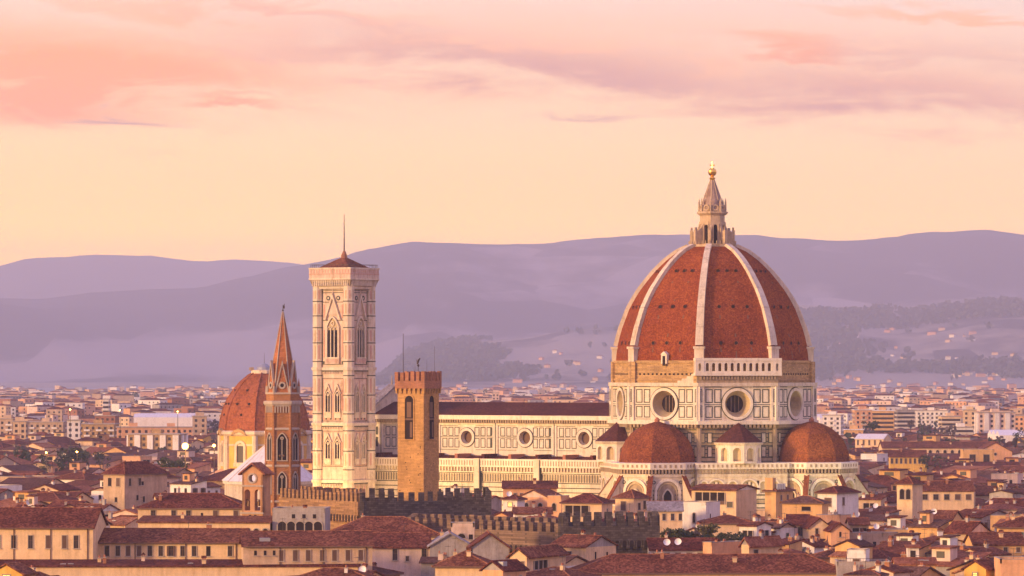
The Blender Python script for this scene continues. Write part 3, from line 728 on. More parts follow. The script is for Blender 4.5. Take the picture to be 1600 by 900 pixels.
# ------------------------------------------------------------------ the marble bell tower
def bell_tower():
    X, Y = cath_world(-108.0, -29.0); X -= 1.35
    root = thing('bell_tower', 'tall square marble bell tower with tiers of pointed windows and flat cornice beside the nave', 'bell tower', (X, Y, 0), CRZ); root.scale = (0.945, 0.945, 1.0)
    W = 5.9; OB = 1.75
    st = [0, 21.7, 38.6, 55.0, 79.2]
    shaft = MB(); shaft.box(-W, W, -W, W, 0, 80.0, 'tower_marble')
    fs = [Fr(0, 0, R(a), W) for a in (-90, 0, 90, 180)]
    for i, fr in enumerate(fs):
        for z in st[1:4]:
            shaft.fbox(fr, -W - 0.6, W + 0.6, z - 0.5, z + 0.35, -0.5, 0.75, 'marble'); shaft.fbox(fr, -W, W, z - 0.85, z - 0.5, 0, 0.35, 'green'); corbels(shaft, fr, -W, W, z - 1.5, z - 0.85, 0.0, 0.3, 'tower_marble', 0.6, 0.5)
        # lower tiers: framed fields
        for b, (z0, z1) in enumerate(((26.0, 36.6), (39.4, 52.2))):
            panel(shaft, fr, -4.1, 4.1, z0, z1, 0.0, 'green', None, 0.16, 0.08); panel(shaft, fr, -3.8, -0.1, z0 + 0.3, z1 - 0.3, 0.0, 'pinkm', None, 0.14, 0.07); panel(shaft, fr, 0.1, 3.8, z0 + 0.3, z1 - 0.3, 0.0, 'pinkm', None, 0.14, 0.07)
            for c in (-3.35, 3.35): shaft.fbox(fr, c - 0.2, c + 0.2, z0 + 3.2, z1 - 3.4, 0.0, 0.1, 'pinkm')
            for q in range(9):
                c = -3.6 + q * 0.9; shaft.fbox(fr, c - 0.28, c + 0.28, z0 + 0.5, z0 + 0.95, 0.0, 0.12, 'green' if q % 2 else 'pinkm')
        for q in range(7): shaft.fbox(fr, -3.6 + q * 1.2, -3.0 + q * 1.2, 14.0, 20.2, 0.0, 0.1, 'pinkm' if q % 2 else 'niche')
        # top tier
        panel(shaft, fr, -4.1, 4.1, 56.2, 78.2, 0.0, 'green', None, 0.16, 0.08)
        for z in (74.6, 69.2, 77.4): shaft.fbox(fr, -4.05, 4.05, z, z + 0.2, 0.0, 0.07, 'green')
        for c in (-3.45, 3.45):
            shaft.fbox(fr, c - 0.22, c + 0.22, 58.4, 66.5, 0.0, 0.1, 'pinkm'); shaft.fbox(fr, c - 0.22, c + 0.22, 70.0, 74.0, 0.0, 0.1, 'pinkm')
        for c in (-1.9, 1.9): shaft.ring(fr, c, 75.9, 0.35, 0.7, 0, 0.18, 'green', 12); shaft.disc(fr, c, 75.9, 0.35, 0.1, 'marble', 12)
        for q in range(9):
            c = -3.6 + q * 0.9; shaft.fbox(fr, c - 0.28, c + 0.28, 56.4, 57.2, 0.0, 0.12, 'pinkm' if q % 2 else 'green')
    shaft.build('shaft', root)
    for sx in (-1, 1):
        for sy in (-1, 1):
            b = MB(); b.lathe(sx * W * 0.99, sy * W * 0.99, [(OB, 0), (OB, 80.5)], 'marble', 8, R(22.5))
            for z in [21.7, 38.6, 55.0]:
                b.lathe(sx * W * 0.99, sy * W * 0.99, [(OB + 0.35, z - 0.5), (OB + 0.45, z + 0.35), (OB, z + 0.4)], 'marble', 8, R(22.5))
            for z in (25.0, 30.5, 36.5, 41.5, 47.0, 52.8, 57.0, 62.5, 67.0, 70.5, 74.8): b.lathe(sx * W * 0.99, sy * W * 0.99, [(OB + 0.08, z), (OB + 0.08, z + 0.28)], 'green', 8, R(22.5), False)
            for j in range(8):
                fo = Fr(sx * W * 0.99, sy * W * 0.99, R(45 * j), OB * math.cos(R(22.5)))
                for z0, z1 in ((57.6, 62.2), (63.0, 66.7), (71.0, 74.5), (75.4, 78.5), (26.0, 30.2), (31.2, 36), (42.2, 46.6), (47.6, 52.4)):
                    b.fbox(fo, -0.26, 0.26, z0 + 0.3, z1 - 0.3, 0.0, 0.05, 'pinkm' if j % 2 else 'niche')
            b.build('corner_buttress', root)
    # windows
    for i, fr in enumerate(fs):
        for z0, z1, g in ((28.4, 33.8, 35.8), (42.2, 48.2, 50.4)):
            for c in (-1.8, 1.8):
                w = MB(); w.arch(fr, c, 1.7, z0, z1, -0.2, 0.5, 'marble', 0.3, True, 6)
                w.prism(fr, [(c - 1.45, z1 - 0.6), (c - 1.15, z1 - 0.6), (c, g - 0.55), (c + 1.15, z1 - 0.6), (c + 1.45, z1 - 0.6), (c, g + 0.1)], 0.0, 0.55, 'marble')
                w.fbox(fr, c - 0.11, c + 0.11, z0, z1 - 0.9, 0.1, 0.42, 'marble'); w.fbox(fr, c - 1.2, c + 1.2, z0 - 1.8, z0 - 0.25, 0.0, 0.35, 'marble')
                w.ring(fr, c, z1 - 0.95, 0.2, 0.42, 0.1, 0.4, 'marble', 10)
                o = w.build('twin_window', root)
                p = MB(); p.arch_pane(fr, c, 1.7, z0, z1, 0.05, 'dark', True); p.build('opening', o)
        w = MB(); w.arch(fr, 0, 4.0, 58.4, 70.0, -0.2, 0.65, 'marble', 0.55, True, 8)
        w.prism(fr, [(-3.1, 69.5), (-2.6, 69.5), (0, 75.9), (2.6, 69.5), (3.1, 69.5), (0, 77.2)], 0.0, 0.75, 'marble'); w.tube(fr.p(0, 77, 0.4), fr.p(0, 78.6, 0.4), 0.22, 0.04, 'tower_marble')
        w.prism(fr, [(-2.3, 70.9), (2.3, 70.9), (0, 75.4)], 0.0, 0.25, 'tower_marble')
        for c in (-0.68, 0.68): w.fbox(fr, c - 0.14, c + 0.14, 58.4, 66.9, 0.2, 0.55, 'marble')
        # tracery above three lights
        w.arch_pane(fr, 0, 4.0, 66.4, 70.0, 0.18, 'niche', True)
        for c in (-1.34, 0, 1.34): w.arch(fr, c, 1.05, 65.5, 67.3, 0.2, 0.5, 'marble', 0.18, True, 5, False)
        w.ring(fr, 0, 68.4, 0.45, 0.75, 0.2, 0.48, 'marble', 12)
        w.fbox(fr, -2.6, 2.6, 56.4, 58.1, 0.1, 0.7, 'tower_marble'); corbels(w, fr, -2.5, 2.5, 56.7, 57.9, 0.7, 0.76, 'pinkm', 0.5, 0.4)
        o = w.build('triple_window', root)
        p = MB(); p.arch_pane(fr, 0, 4.0, 58.4, 67.5, 0.06, 'dark', False); p.build('opening', o)
    # cornice and parapet: flares outwards on corbels
    c = MB()
    def ring4(h0, z0, h1, z1, k):
        A = [(-h0, -h0), (h0, -h0), (h0, h0), (-h0, h0)]; B = [(-h1, -h1), (h1, -h1), (h1, h1), (-h1, h1)]
        for j in range(4):
            j2 = (j + 1) % 4; c.face([(*A[j], z0), (*A[j2], z0), (*B[j2], z1), (*B[j], z1)], k)
    ring4(6.9, 78.6, 7.1, 79.3, 'marble'); ring4(7.1, 79.3, 7.75, 81.2, 'marble_old_shaded'); ring4(7.75, 81.2, 7.9, 81.3, 'tower_marble'); ring4(7.9, 81.3, 7.9, 84.9, 'tower_marble'); ring4(7.9, 84.9, 7.5, 84.9, 'marble'); ring4(7.5, 84.9, 7.5, 83.6, 'tower_marble'); c.face([(-7.5, -7.5, 83.7), (7.5, -7.5, 83.7), (7.5, 7.5, 83.7), (-7.5, 7.5, 83.7)], 'stone')
    for i in range(4):
        fr = Fr(0, 0, R(90 * i), 7.0)
        corbels(c, fr, -6.9, 6.9, 79.5, 81.3, 0.0, 0.72, 'marble', 0.68, 0.45); f9 = Fr(0, 0, R(90 * i), 7.9)
        c.fbox(f9, -7.98, 7.98, 81.3, 81.75, 0.0, 0.12, 'marble'); c.fbox(f9, -7.9, 7.9, 82.9, 83.15, 0.0, 0.1, 'pinkm'); c.fbox(f9, -8.05, 8.05, 84.45, 84.9, 0.0, 0.14, 'marble')
        corbels(c, f9, -7.7, 7.7, 83.3, 84.3, 0.0, 0.06, 'pinkm', 1.1, 0.35)
    c.build('cornice', root)
    r = MB(); r.lathe(0, 0, [(6.4 * 1.414, 84.6), (1.2, 87.9)], 'tile', 4, R(45)); r.lathe(0, 0, [(1.1, 87.6), (0.9, 88.8), (0.35, 90.0)], 'brickred', 8); roof = r.build('roof', root)
    s = MB(); s.tube((0, 0, 89.5), (0, 0, 100.8), 0.24, 0.08, 'wood', 8); s.build('mast', roof)
    rl = MB()
    for sx in (-1, 1):
        for sy in (-1, 1):
            for q in range(5):
                a = math.pi * q / 4
                x0, y0 = sx * (5.3 + 0.0), sy * 5.3
                rl.tube((sx * 7.6 - sx * q * 0.75, sy * 7.6, 84.9), (sx * 7.6 - sx * q * 0.75, sy * 7.6, 85.9), 0.05, 0.05, 'iron', 4); rl.tube((sx * 7.6, sy * 7.6 - sy * q * 0.75, 84.9), (sx * 7.6, sy * 7.6 - sy * q * 0.75, 85.9), 0.05, 0.05, 'iron', 4)
    for a in range(4):
        fr = Fr(0, 0, R(90 * a), 7.6); rl.fbox(fr, -7.6, 7.6, 85.75, 85.85, -0.05, 0.05, 'iron')
    rl.build('railing', root)
bell_tower()

# ------------------------------------------------------------------ other towers and domes
CR = random.Random(3)
def crenels(mb, fr, u0, u1, v0, v1, d0, d1, k, step, merlon):
    n = max(1, round((u1 - u0 - merlon) / step)); st = (u1 - u0 - merlon) / n
    for i in range(n + 1):
        a = u0 + i * st + CR.uniform(-0.07, 0.07); m_ = MB(); m_.fbox(fr, a, a + merlon * CR.uniform(0.86, 1.08), v0, v1 + CR.uniform(-0.28, 0.06), d0, d1, k); m_.build('merlon', mb)

def stone_tower():
    d = 960.0; x, y = wx(653.6, d), d
    root = thing('stone_tower', 'plain square sandstone tower with battlements and tall arched openings in front of the nave', 'tower', (x, y, 0), R(-29))
    W = 3.35; s = MB(); s.box(-W, W, -W, W, 0, 51.0, 'tower')
    for i, a in enumerate((-90, 0, 90, 180)):
        fr = Fr(0, 0, R(a), W)
        rnd = random.Random(i)
        for q in range(22):
            s.fbox(fr, (u := rnd.uniform(-2.9, 2.9)), u + 0.22, (v := rnd.uniform(18, 38)), v + 0.22, 0, 0.02, 'dark')
    s.build('shaft', root)
    for i, a in enumerate((-90, 0, 90, 180)):
        fr = Fr(0, 0, R(a), W); w = MB(); cu = -0.35 if i == 0 else 0.0
        w.arch(fr, cu, 2.15, 39.4, 49.0, -0.1, 0.14, 'tower', 0.3, False, 8)
        o = w.build('arched_opening', root)
        p = MB(); p.arch_pane(fr, cu, 2.15, 39.4, 49.0, 0.03, 'dark'); p.fbox(fr, cu - 1.0, cu + 1.0, 43.6, 44.0, 0.04, 0.1, 'wood'); p.fbox(fr, cu - 0.6, cu + 0.55, 44.2, 47.6, 0.04, 0.07, 'wood'); p.fbox(fr, cu + 0.2, cu + 0.8, 39.8, 43.2, 0.04, 0.08, 'wood')
        p.build('opening', o)
    t = MB()
    C = W + 0.45
    t.box(-C, C, -C, C, 50.6, 52.3, 'brickred')
    for a in (-90, 0, 90, 180):
        fr = Fr(0, 0, R(a), W)
        for i in range(7):
            c = -C + 0.3 + i * (2 * C - 0.6) / 6
            t.prism(Fr(fr.p(c - 0.18, 0).x, fr.p(c - 0.18, 0).y, R(a + 90), 0), [(0.0, 48.9), (0.0, 50.6), (-0.85, 50.6), (-0.85, 50.0)], 0, 0.36, 'tower') if False else t.fbox(fr, c - 0.2, c + 0.2, 49.5, 50.6, 0.0, 0.3, 'tower')
            t.fbox(fr, c - 0.2, c + 0.2, 50.1, 50.6, 0.3, 0.44, 'tower')
        crenels(root, Fr(0, 0, R(a), C), -C, C, 52.3, 54.4, -0.7, 0.01 if a % 180 else 0.0, 'brickred', 1.5, 0.85)
    t.build('battlements', root)
    f = MB(); f.tube((-3.3, -1.0, 52.3), (-3.3, -1.0, 62.8), 0.1, 0.05, 'iron'); f.build('flagpole', root)
    f = MB(); f.tube((0, 0, 52.3), (0, 0, 55.6), 0.07, 0.05, 'iron'); f.lathe(0, 0, [(0.1, 55.4), (0.3, 55.7), (0.1, 56.0)], 'iron', 8); f.tube((-0.25, 0, 56.0), (0.1, 0, 57.0), 0.18, 0.25, 'iron'); f.tube((0.1, 0, 56.9), (0.45, 0, 57.3), 0.2, 0.14, 'iron'); f.tube((-0.25, 0, 56.2), (-0.5, 0, 57.0), 0.06, 0.05, 'iron')
    f.build('weathervane', root)
    for q, (a, b, h) in enumerate(((2.2, 0, 57.0), (3.0, 2, 60.0), (-2, 2, 55.6))):
        f = MB(); f.tube((a, b, 52.3), (a, b, h), 0.04, 0.025, 'iron', 4); f.build('lightning_rod', root)
stone_tower()

def hex_spire():
    d = 985.0; x, y = wx(442, d), d
    root = thing('abbey_bell_tower', 'slender six sided brick bell tower with a sharp pointed spire and weathervane', 'bell tower', (x, y, 0), R(0))
    rc = 3.75; ap = rc * math.cos(R(30)); hs = rc * math.sin(R(30)); rot = R(0)
    s = MB(); s.lathe(0, 0, [(rc, 0), (rc, 47.4)], 'abbey', 6, rot)
    for z in (24.5, 32.6, 41.0): s.lathe(0, 0, [(rc + 0.05, z), (rc + 0.3, z + 0.15), (rc + 0.3, z + 0.45), (rc, z + 0.6)], 'stone', 6, rot, False)
    for j in range(6):
        s.tube((rc * math.cos(R(60 * j)), rc * math.sin(R(60 * j)), 0), (rc * math.cos(R(60 * j)), rc * math.sin(R(60 * j)), 47), 0.36, 0.36, 'abbey', 6)
        fr = Fr(0, 0, R(30 + 60 * j), ap); corbels(s, fr, -hs, hs, 45.0, 46.4, 0.0, 0.3, 'stone', 0.62, 0.45)
    s.build('shaft', root)
    for j in range(6):
        fr = Fr(0, 0, R(30 + 60 * j), ap)
        for z0, z1, w in ((34.4, 39.8, 1.9), (42.0 - 0.0, 42.0, 0)):
            pass
        for z0, z1, w in ((26.6, 31.4, 1.7), (34.2, 40.2, 2.0)):
            m = MB(); m.arch(fr, 0, w, z0, z1, -0.15, 0.25, 'stone', 0.28, True, 6)
            m.fbox(fr, -0.09, 0.09, z0, z1 - 0.6, 0.03, 0.18, 'stone'); m.ring(fr, 0, z1 - 1.0, 0.22, 0.4, 0.03, 0.18, 'stone', 10)
            o = m.build('belfry_window', root)
            p = MB(); p.arch_pane(fr, 0, w, z0, z1, 0.015, 'dark', True)
            if z0 > 30 and j in (4,): p.ball(fr.p(-0.4, 0, 0.1).x, fr.p(-0.4, 0, 0.1).y, 35.2, 0.35, 'bronze'); p.ball(fr.p(0.45, 0, 0.1).x, fr.p(0.45, 0, 0.1).y, 35.2, 0.35, 'bronze')
            p.build('opening', o)
    c = MB(); c.lathe(0, 0, [(rc + 0.2, 46.4), (rc + 0.65, 47.0), (rc + 0.65, 47.6), (rc + 0.2, 47.7)], 'stone', 6, rot)
    c.lathe(0, 0, [(rc + 0.05, 47.6), (rc + 0.05, 49.6)], 'abbey', 6, rot); c.lathe(0, 0, [(rc + 0.25, 49.2), (rc + 0.25, 49.6)], 'stone', 6, rot); c.build('cornice', root)
    sp = MB(); sp.lathe(0, 0, [(3.45, 49.6), (2.55, 54.5), (0.12, 68.0)], 'spire', 6, rot)
    for j in range(6):
        a = R(60 * j); sp.tube((3.5 * math.cos(a), 3.5 * math.sin(a), 49.6), (0.15 * math.cos(a), 0.15 * math.sin(a), 68.0), 0.2, 0.07, 'stone', 5)
    spo = sp.build('spire', root)
    for j in range(6):
        fr = Fr(0, 0, R(30 + 60 * j), ap - 0.3); g = MB()
        g.prism(fr, [(-1.55, 49.6), (1.55, 49.6), (0, 56.2)], -1.2, 0.0, 'spire'); g.prism(fr, [(-1.75, 49.6), (-1.4, 49.6), (0, 55.8), (1.4, 49.6), (1.75, 49.6), (0, 56.9)], -0.4, 0.2, 'stone')
        g.ring(fr, 0, 51.2, 0.45, 0.85, 0.0, 0.22, 'stone', 12); g.disc(fr, 0, 51.2, 0.5, 0.06, 'dark', 10)
        g.build('gable', root)
        a = R(60 * j); g = MB(); q = (rc - 0.1); g.tube((q * math.cos(a), q * math.sin(a), 49.6), (q * math.cos(a), q * math.sin(a), 51.0), 0.34, 0.3, 'stone', 6); g.tube((q * math.cos(a), q * math.sin(a), 51.0), (q * math.cos(a), q * math.sin(a), 52.8), 0.3, 0.02, 'spire', 6)
        g.build('pinnacle', root)
    v = MB(); v.tube((0, 0, 67.8), (0, 0, 69.6), 0.07, 0.04, 'iron'); v.ball(0, 0, 68.3, 0.22, 'iron'); v.box(-0.05, 0.42, -0.04, 0.04, 68.7, 69.4, 'iron'); v.tube((0.2, 0, 69.3), (0.35, 0, 69.8), 0.1, 0.06, 'iron'); v.build('weathervane', root)
hex_spire()

def chapel_dome():
    d = 1600.0; x = wx(413, d)
    root = thing('domed_chapel', 'large red tiled dome on an orange drum with white framed windows, behind the pointed spire', 'chapel', (x, d, 0), R(14))
    rc = 17.2; rot = R(22.5)
    s = MB(); s.lathe(0, 0, [(16.6, 0), (16.6, 30.2)], 'yellow', 8, rot); s.lathe(0, 0, [(17.0, 30.2), (17.9, 30.9), (17.9, 31.8), (17.2, 32.2)], 'marble', 8, rot); s.lathe(0, 0, [(16.8, 26.6), (16.8, 27.3)], 'marble', 8, rot, False); s.lathe(0, 0, [(21, 0), (21, 15.5), (16.6, 18)], 'peach', 8, rot)
    for j in range(8):
        a = R(22.5 + 45 * j); s.tube((16.5 * math.cos(a), 16.5 * math.sin(a), 14), (16.5 * math.cos(a), 16.5 * math.sin(a), 30.4), 1.1, 1.1, 'marble', 8)
    s.build('drum', root)
    for j in range(8):
        fr = Fr(0, 0, R(45 * j), 16.6 * math.cos(R(22.5)))
        w = MB(); w.arch(fr, 0, 3.0, 20.5, 27.6, 0, 0.5, 'marble', 1.0, False, 8); w.fbox(fr, -2.9, 2.9, 19.0, 20.2, 0, 0.5, 'marble'); w.prism(fr, [(-3.4, 30.4), (-2.4, 32.1), (0, 33.0), (2.4, 32.1), (3.4, 30.4), (0, 31.9)], 0.3, 1.6, 'brown')
        o = w.build('window', root); p = MB(); p.arch_pane(fr, 0, 3.0, 20.5, 27.6, 0.06, 'glass'); p.build('pane', o)
    dm = MB(); prof = [(17.0, 32.0), (16.9, 34), (16.4, 37), (15.4, 40.5), (13.9, 43.8), (11.8, 47.0), (9.0, 50.2), (6.2, 52.5), (4.6, 53.4)]
    dm.lathe(0, 0, prof, 'dome_far', 8, rot); 
    for j in range(8):
        a = R(22.5 + 45 * j)
        for (r0, z0), (r1, z1) in zip(prof, prof[1:]): dm.tube((r0 * math.cos(a), r0 * math.sin(a), z0), (r1 * math.cos(a), r1 * math.sin(a), z1), 0.3, 0.3, 'dome_far', 5)
    for j in range(8):
        for z, r, us in ((42, 14.7, (-2.6, 2.6)), (47, 11.6, (0,)), (38, 16.0, (0,))):
            fr = Fr(0, 0, R(45 * j), r * math.cos(R(22.5)))
            for u in us: dm.fbox(fr, u - 0.35, u + 0.35, z - 0.4, z + 0.4, -0.6, 0.5, 'dark')
    dm.build('dome', root)
    l = MB(); l.lathe(0, 0, [(4.9, 53.2), (4.9, 54.4), (4.6, 54.4), (3.0, 54.6)], 'marble', 12); l.lathe(0, 0, [(3.0, 54.4), (2.6, 55.5), (1.0, 56.7), (0.1, 57.0)], 'leaden', 12); l.box(-5.6, -4.0, -0.5, 0.5, 54.3, 55.5, 'marble_old_shaded'); l.tube((0, 0, 57), (0, 0, 60.8), 0.08, 0.04, 'iron'); l.build('lantern', root)
    # low tiled wing to the right
    b = MB(); b.prism(Fr(0, 0, 0, 8), [(-26, 0), (-6, 0), (-6, 17), (-16, 21.5), (-26, 17)], 0, 24, 'peach'); b.prism(Fr(0, 0, 0, 7.5), [(-26.6, 17), (-16, 21.9), (-5.4, 17), (-5.4, 16.6), (-16, 21.5), (-26.6, 16.6)], 0, 25, 'tile_new'); b.build('wing', root)
chapel_dome()

def baptistery():
    d = 1335.0; x = wx(423, d)
    root = thing('baptistery', 'white pyramid roof of marble with a small pointed lantern, left of the bell towers', 'baptistery', (x, d, 0), CRZ)
    b = MB(); b.lathe(0, 0, [(14.6, 0), (14.6, 19.5)], 'marble', 8, R(22.5)); b.lathe(0, 0, [(15.2, 19.5), (15.2, 20.4)], 'marble_bright', 8, R(22.5)); b.build('wall', root)
    r = MB(); r.lathe(0, 0, [(15.4, 20.4), (1.7, 31.4)], 'white_roof', 8, R(22.5))
    for j in range(8):
        a = R(22.5 + 45 * j); r.tube((15.4 * math.cos(a), 15.4 * math.sin(a), 20.4), (1.7 * math.cos(a), 1.7 * math.sin(a), 31.4), 0.2, 0.15, 'marble_bright', 5)
        for t in (0.33, 0.66):
            fa = R(22.5 + 45 * j) ; fb = R(67.5 + 45 * j); ax = 15.4 * (math.cos(fa) * (1 - t) + math.cos(fb) * t); ay = 15.4 * (math.sin(fa) * (1 - t) + math.sin(fb) * t)
            r.tube((ax, ay, 20.42), (ax * 0.11, ay * 0.11, 31.4), 0.1, 0.08, 'white_roof', 4)
    r.build('roof', root)
    l = MB(); l.lathe(0, 0, [(1.9, 31.2), (1.9, 31.7), (1.2, 31.7), (1.2, 35.2)], 'niche', 8)
    for j in range(8): l.tube((1.6 * math.cos(R(45 * j)), 1.6 * math.sin(R(45 * j)), 31.6), (1.6 * math.cos(R(45 * j)), 1.6 * math.sin(R(45 * j)), 35.2), 0.24, 0.24, 'marble_bright', 6)
    l.lathe(0, 0, [(2.0, 35.1), (2.0, 35.6), (0.15, 38.6)], 'marble_bright', 8); lo = l.build('lantern', root)
    g = MB(); g.ball(0, 0, 39.2, 0.55, 'gold'); g.box(-0.07, 0.07, -0.07, 0.07, 39.7, 40.8, 'gold'); g.box(-0.35, 0.35, -0.06, 0.06, 40.2, 40.35, 'gold'); g.build('ball_and_cross', lo)
baptistery()

def bellcote():
    d = 800.0; x = wx(401, d); s = F / d
    d = 930.0; x = wx(401, d); root = thing('bell_gable', 'tall ochre stone bell gable with two open arches under a round hole and tiled cap', 'bell gable', (x, d, -8.94), R(-20)); root.scale = (1.1625,) * 3
    W = 2.05; D = 1.9
    b = MB(); fr = Fr(0, 0, R(-90), D)
    b.box(-W, W, -D, D, 0, 28.3, 'gable_stone')
    b.prism(fr, [(-W - 0.5, 24.0), (W + 0.5, 24.0), (W, 28.4), (-W, 28.4)], -2 * D - 0.01, 0.01, 'gable_stone')
    b.box(-W, W, -D, D * 0.0, 28.3, 28.31, 'gable_stone')
    for u0, u1, cu in ((-W, 0, -W / 2), (0, W, W / 2)): b.arch_wall(fr, u0, u1, 28.3, 33.4, cu, 1.15, 28.8, 32.7, -1.3, 0.0, 'gable_stone')
    b.wall_hole(fr, -W, W, 33.4, 35.9, 0, 34.75, 0.72, 'gable_stone'); b.wall_hole(fr, -W, W, 33.4, 35.9, 0, 34.75, 0.72, 'gable_stone', -1.3); b.ring(fr, 0, 34.75, 0.7, 0.98, -1.3, 0.15, 'stone', 16)
    b.prism(fr, [(-W, 35.9), (W, 35.9), (0, 37.0)], -1.3, 0.0, 'gable_stone')
    fr2 = Fr(0, 0, 0, W); b.fbox(fr2, -D, D, 28.3, 35.4, -0.35, 0.0, 'gable_stone'); b.fbox(Fr(0, 0, R(180), W), -D, D, 28.3, 35.4, -0.35, 0, 'gable_stone')
    b.fbox(fr, -W - 0.15, W + 0.15, 33.2, 33.5, 0.0, 0.2, 'stone'); b.fbox(fr, -W - 0.25, W + 0.25, 28.2, 28.5, 0.0, 0.3, 'stone')
    for c in (-0.45, 0.6): b.fbox(fr, c - 0.25, c + 0.25, 26.0, 28.0, 0.0, 0.05, 'dark')
    b.build('wall', root)
    r = MB(); r.prism(fr, [(-W - 0.65, 35.3), (0, 37.35), (W + 0.65, 35.3), (W + 0.65, 35.6), (0, 37.7), (-W - 0.65, 35.6)], -2 * D - 0.3, 0.5, 'tile_new'); r.build('roof', root)
    for cu in (-W / 2, W / 2):
        g = MB(); p = fr.p(cu, 0, -0.65); g.lathe(p.x, p.y, [(0.42, 29.6), (0.34, 29.9), (0.25, 30.5), (0.1, 30.7)], 'bronze', 10); g.tube((p.x - 0.5, p.y, 30.8), (p.x + 0.5, p.y, 30.8), 0.07, 0.07, 'wood', 5); g.build('bell', root)
bellcote()

def battlement_block(name, label, pts, ztop, zlow, k, arches, step=2.05, mer=1.15, mh=2.0, corbel=False):
    """a walled block: pts = footprint corners (x, y), walls to zlow, merlons to ztop"""
    root = thing(name, label, 'fortified palace', (pts[0][0], pts[0][1], 0))
    n = len(pts); P = [(a - pts[0][0], b - pts[0][1]) for a, b in pts]
    base = MB()
    for i in range(n):
        (x0, y0), (x1, y1) = P[i], P[(i + 1) % n]
        L = math.hypot(x1 - x0, y1 - y0); ang = math.atan2(-(x1 - x0), (y1 - y0))   # outward normal (counter-clockwise outline)
        mx, my = (x0 + x1) / 2, (y0 + y1) / 2
        ang = math.atan2(-(x1 - x0) / L, (y1 - y0) / L)
        fr = Fr(mx, my, ang)
        kk = k if isinstance(k, str) else k[i]
        base.fbox(fr, -L / 2, L / 2, 0, zlow, -0.9, 0.0, kk)
        if corbel:
            base.fbox(fr, -L / 2 - 0.6, L / 2 + 0.6, zlow - 3.0, zlow + 0.02, -0.5, 0.7, kk)
            m = max(1, int(L / 1.45))
            for q in range(m):
                c = -L / 2 + (q + 0.5) * L / m; base.arch_pane(fr, c, 0.85, zlow - 4.2, zlow - 2.8, 0.71, 'dark'); base.arch(fr, c, 0.85, zlow - 4.6, zlow - 2.9, 0.0, 0.72, kk, 0.28, False, 4, False)
        crenels(root, fr, -L / 2, L / 2, zlow, ztop, -0.5, 0.02 + (0.7 if corbel else 0.0), kk, step, mer)
    base.face([(x, y, zlow - 1.2) for x, y in P], 'stone')
    base.build('wall', root)
    return root
def pts_px(L): return [(wx(px, d), d) for px, d in L]

# ------------------------------------------------------------------ houses
WIN = {}
def window_mesh(w, h, kind):
    key = (round(w, 1), round(h, 1), kind)
    if key in WIN: return WIN[key]
    mb = MB(); fr = Fr(0, 0, R(-90)); hw, hh = w / 2, h / 2
    if kind == 'arch':
        mb.arch_pane(fr, 0, w, -hh, hh, 0.02, 'dark'); mb.arch(fr, 0, w, -hh, hh, 0.0, 0.14, 'stone', 0.2, False, 5)
    elif kind == 'round':
        mb.disc(fr, 0, 0, hw, 0.02, 'dark', 16); mb.ring(fr, 0, 0, hw, hw + 0.2, 0, 0.12, 'stone', 16)
    elif kind == 'loggia':
        mb.fbox(fr, -hw, hw, -hh, hh, 0.0, 0.03, 'dark'); n = max(2, int(w / 2.0))
        for i in range(n + 1): mb.fbox(fr, -hw + i * w / n - 0.13, -hw + i * w / n + 0.13, -hh, hh, 0.02, 0.2, 'stone')
        mb.fbox(fr, -hw, hw, -hh, -hh + 0.9, 0.03, 0.16, 'brownshut')
    else:
        mb.fbox(fr, -hw, hw, -hh, hh, 0.0, 0.02, 'dark' if kind in ('dark', 'slit') else 'glass')
        t = 0.12
        if kind not in ('slit', 'dark'):
            mb.fbox(fr, -hw - t, -hw, -hh - t, hh + t, 0, 0.1, 'stone'); mb.fbox(fr, hw, hw + t, -hh - t, hh + t, 0, 0.1, 'stone')
            mb.fbox(fr, -hw, hw, hh, hh + t, 0, 0.1, 'stone')
            mb.fbox(fr, -0.03, 0.03, -hh, hh, 0.02, 0.06, 'wood'); mb.fbox(fr, -hw, hw, hh * 0.25 - 0.03, hh * 0.25 + 0.03, 0.02, 0.06, 'wood')
        mb.fbox(fr, -hw - 0.2, hw + 0.2, -hh - 0.16, -hh, 0, 0.24, 'stone')
        if kind in ('brown', 'green'):
            sh = 'brownshut' if kind == 'brown' else 'greenshut'
            mb.fbox(fr, -hw, -0.02, -hh, hh, 0.06, 0.1, sh); mb.fbox(fr, 0.02, hw, -hh, hh, 0.06, 0.1, sh)
            for q in range(int(h / 0.3)): mb.fbox(fr, -hw + 0.05, hw - 0.05, -hh + 0.1 + q * 0.3, -hh + 0.2 + q * 0.3, 0.1, 0.12, sh)
        if kind == 'open':
            for s1 in (-1, 1): mb.fbox(fr, s1 * (hw + w * 0.25) - w * 0.24, s1 * (hw + w * 0.25) + w * 0.24, -hh, hh, 0.11, 0.16, 'brownshut')
        if kind == 'lit': mb.fbox(fr, -hw + 0.1, hw - 0.1, -hh + 0.1, hh - 0.1, 0.02, 0.03, 'lit')
    WIN[key] = mb.mesh('window'); return WIN[key]

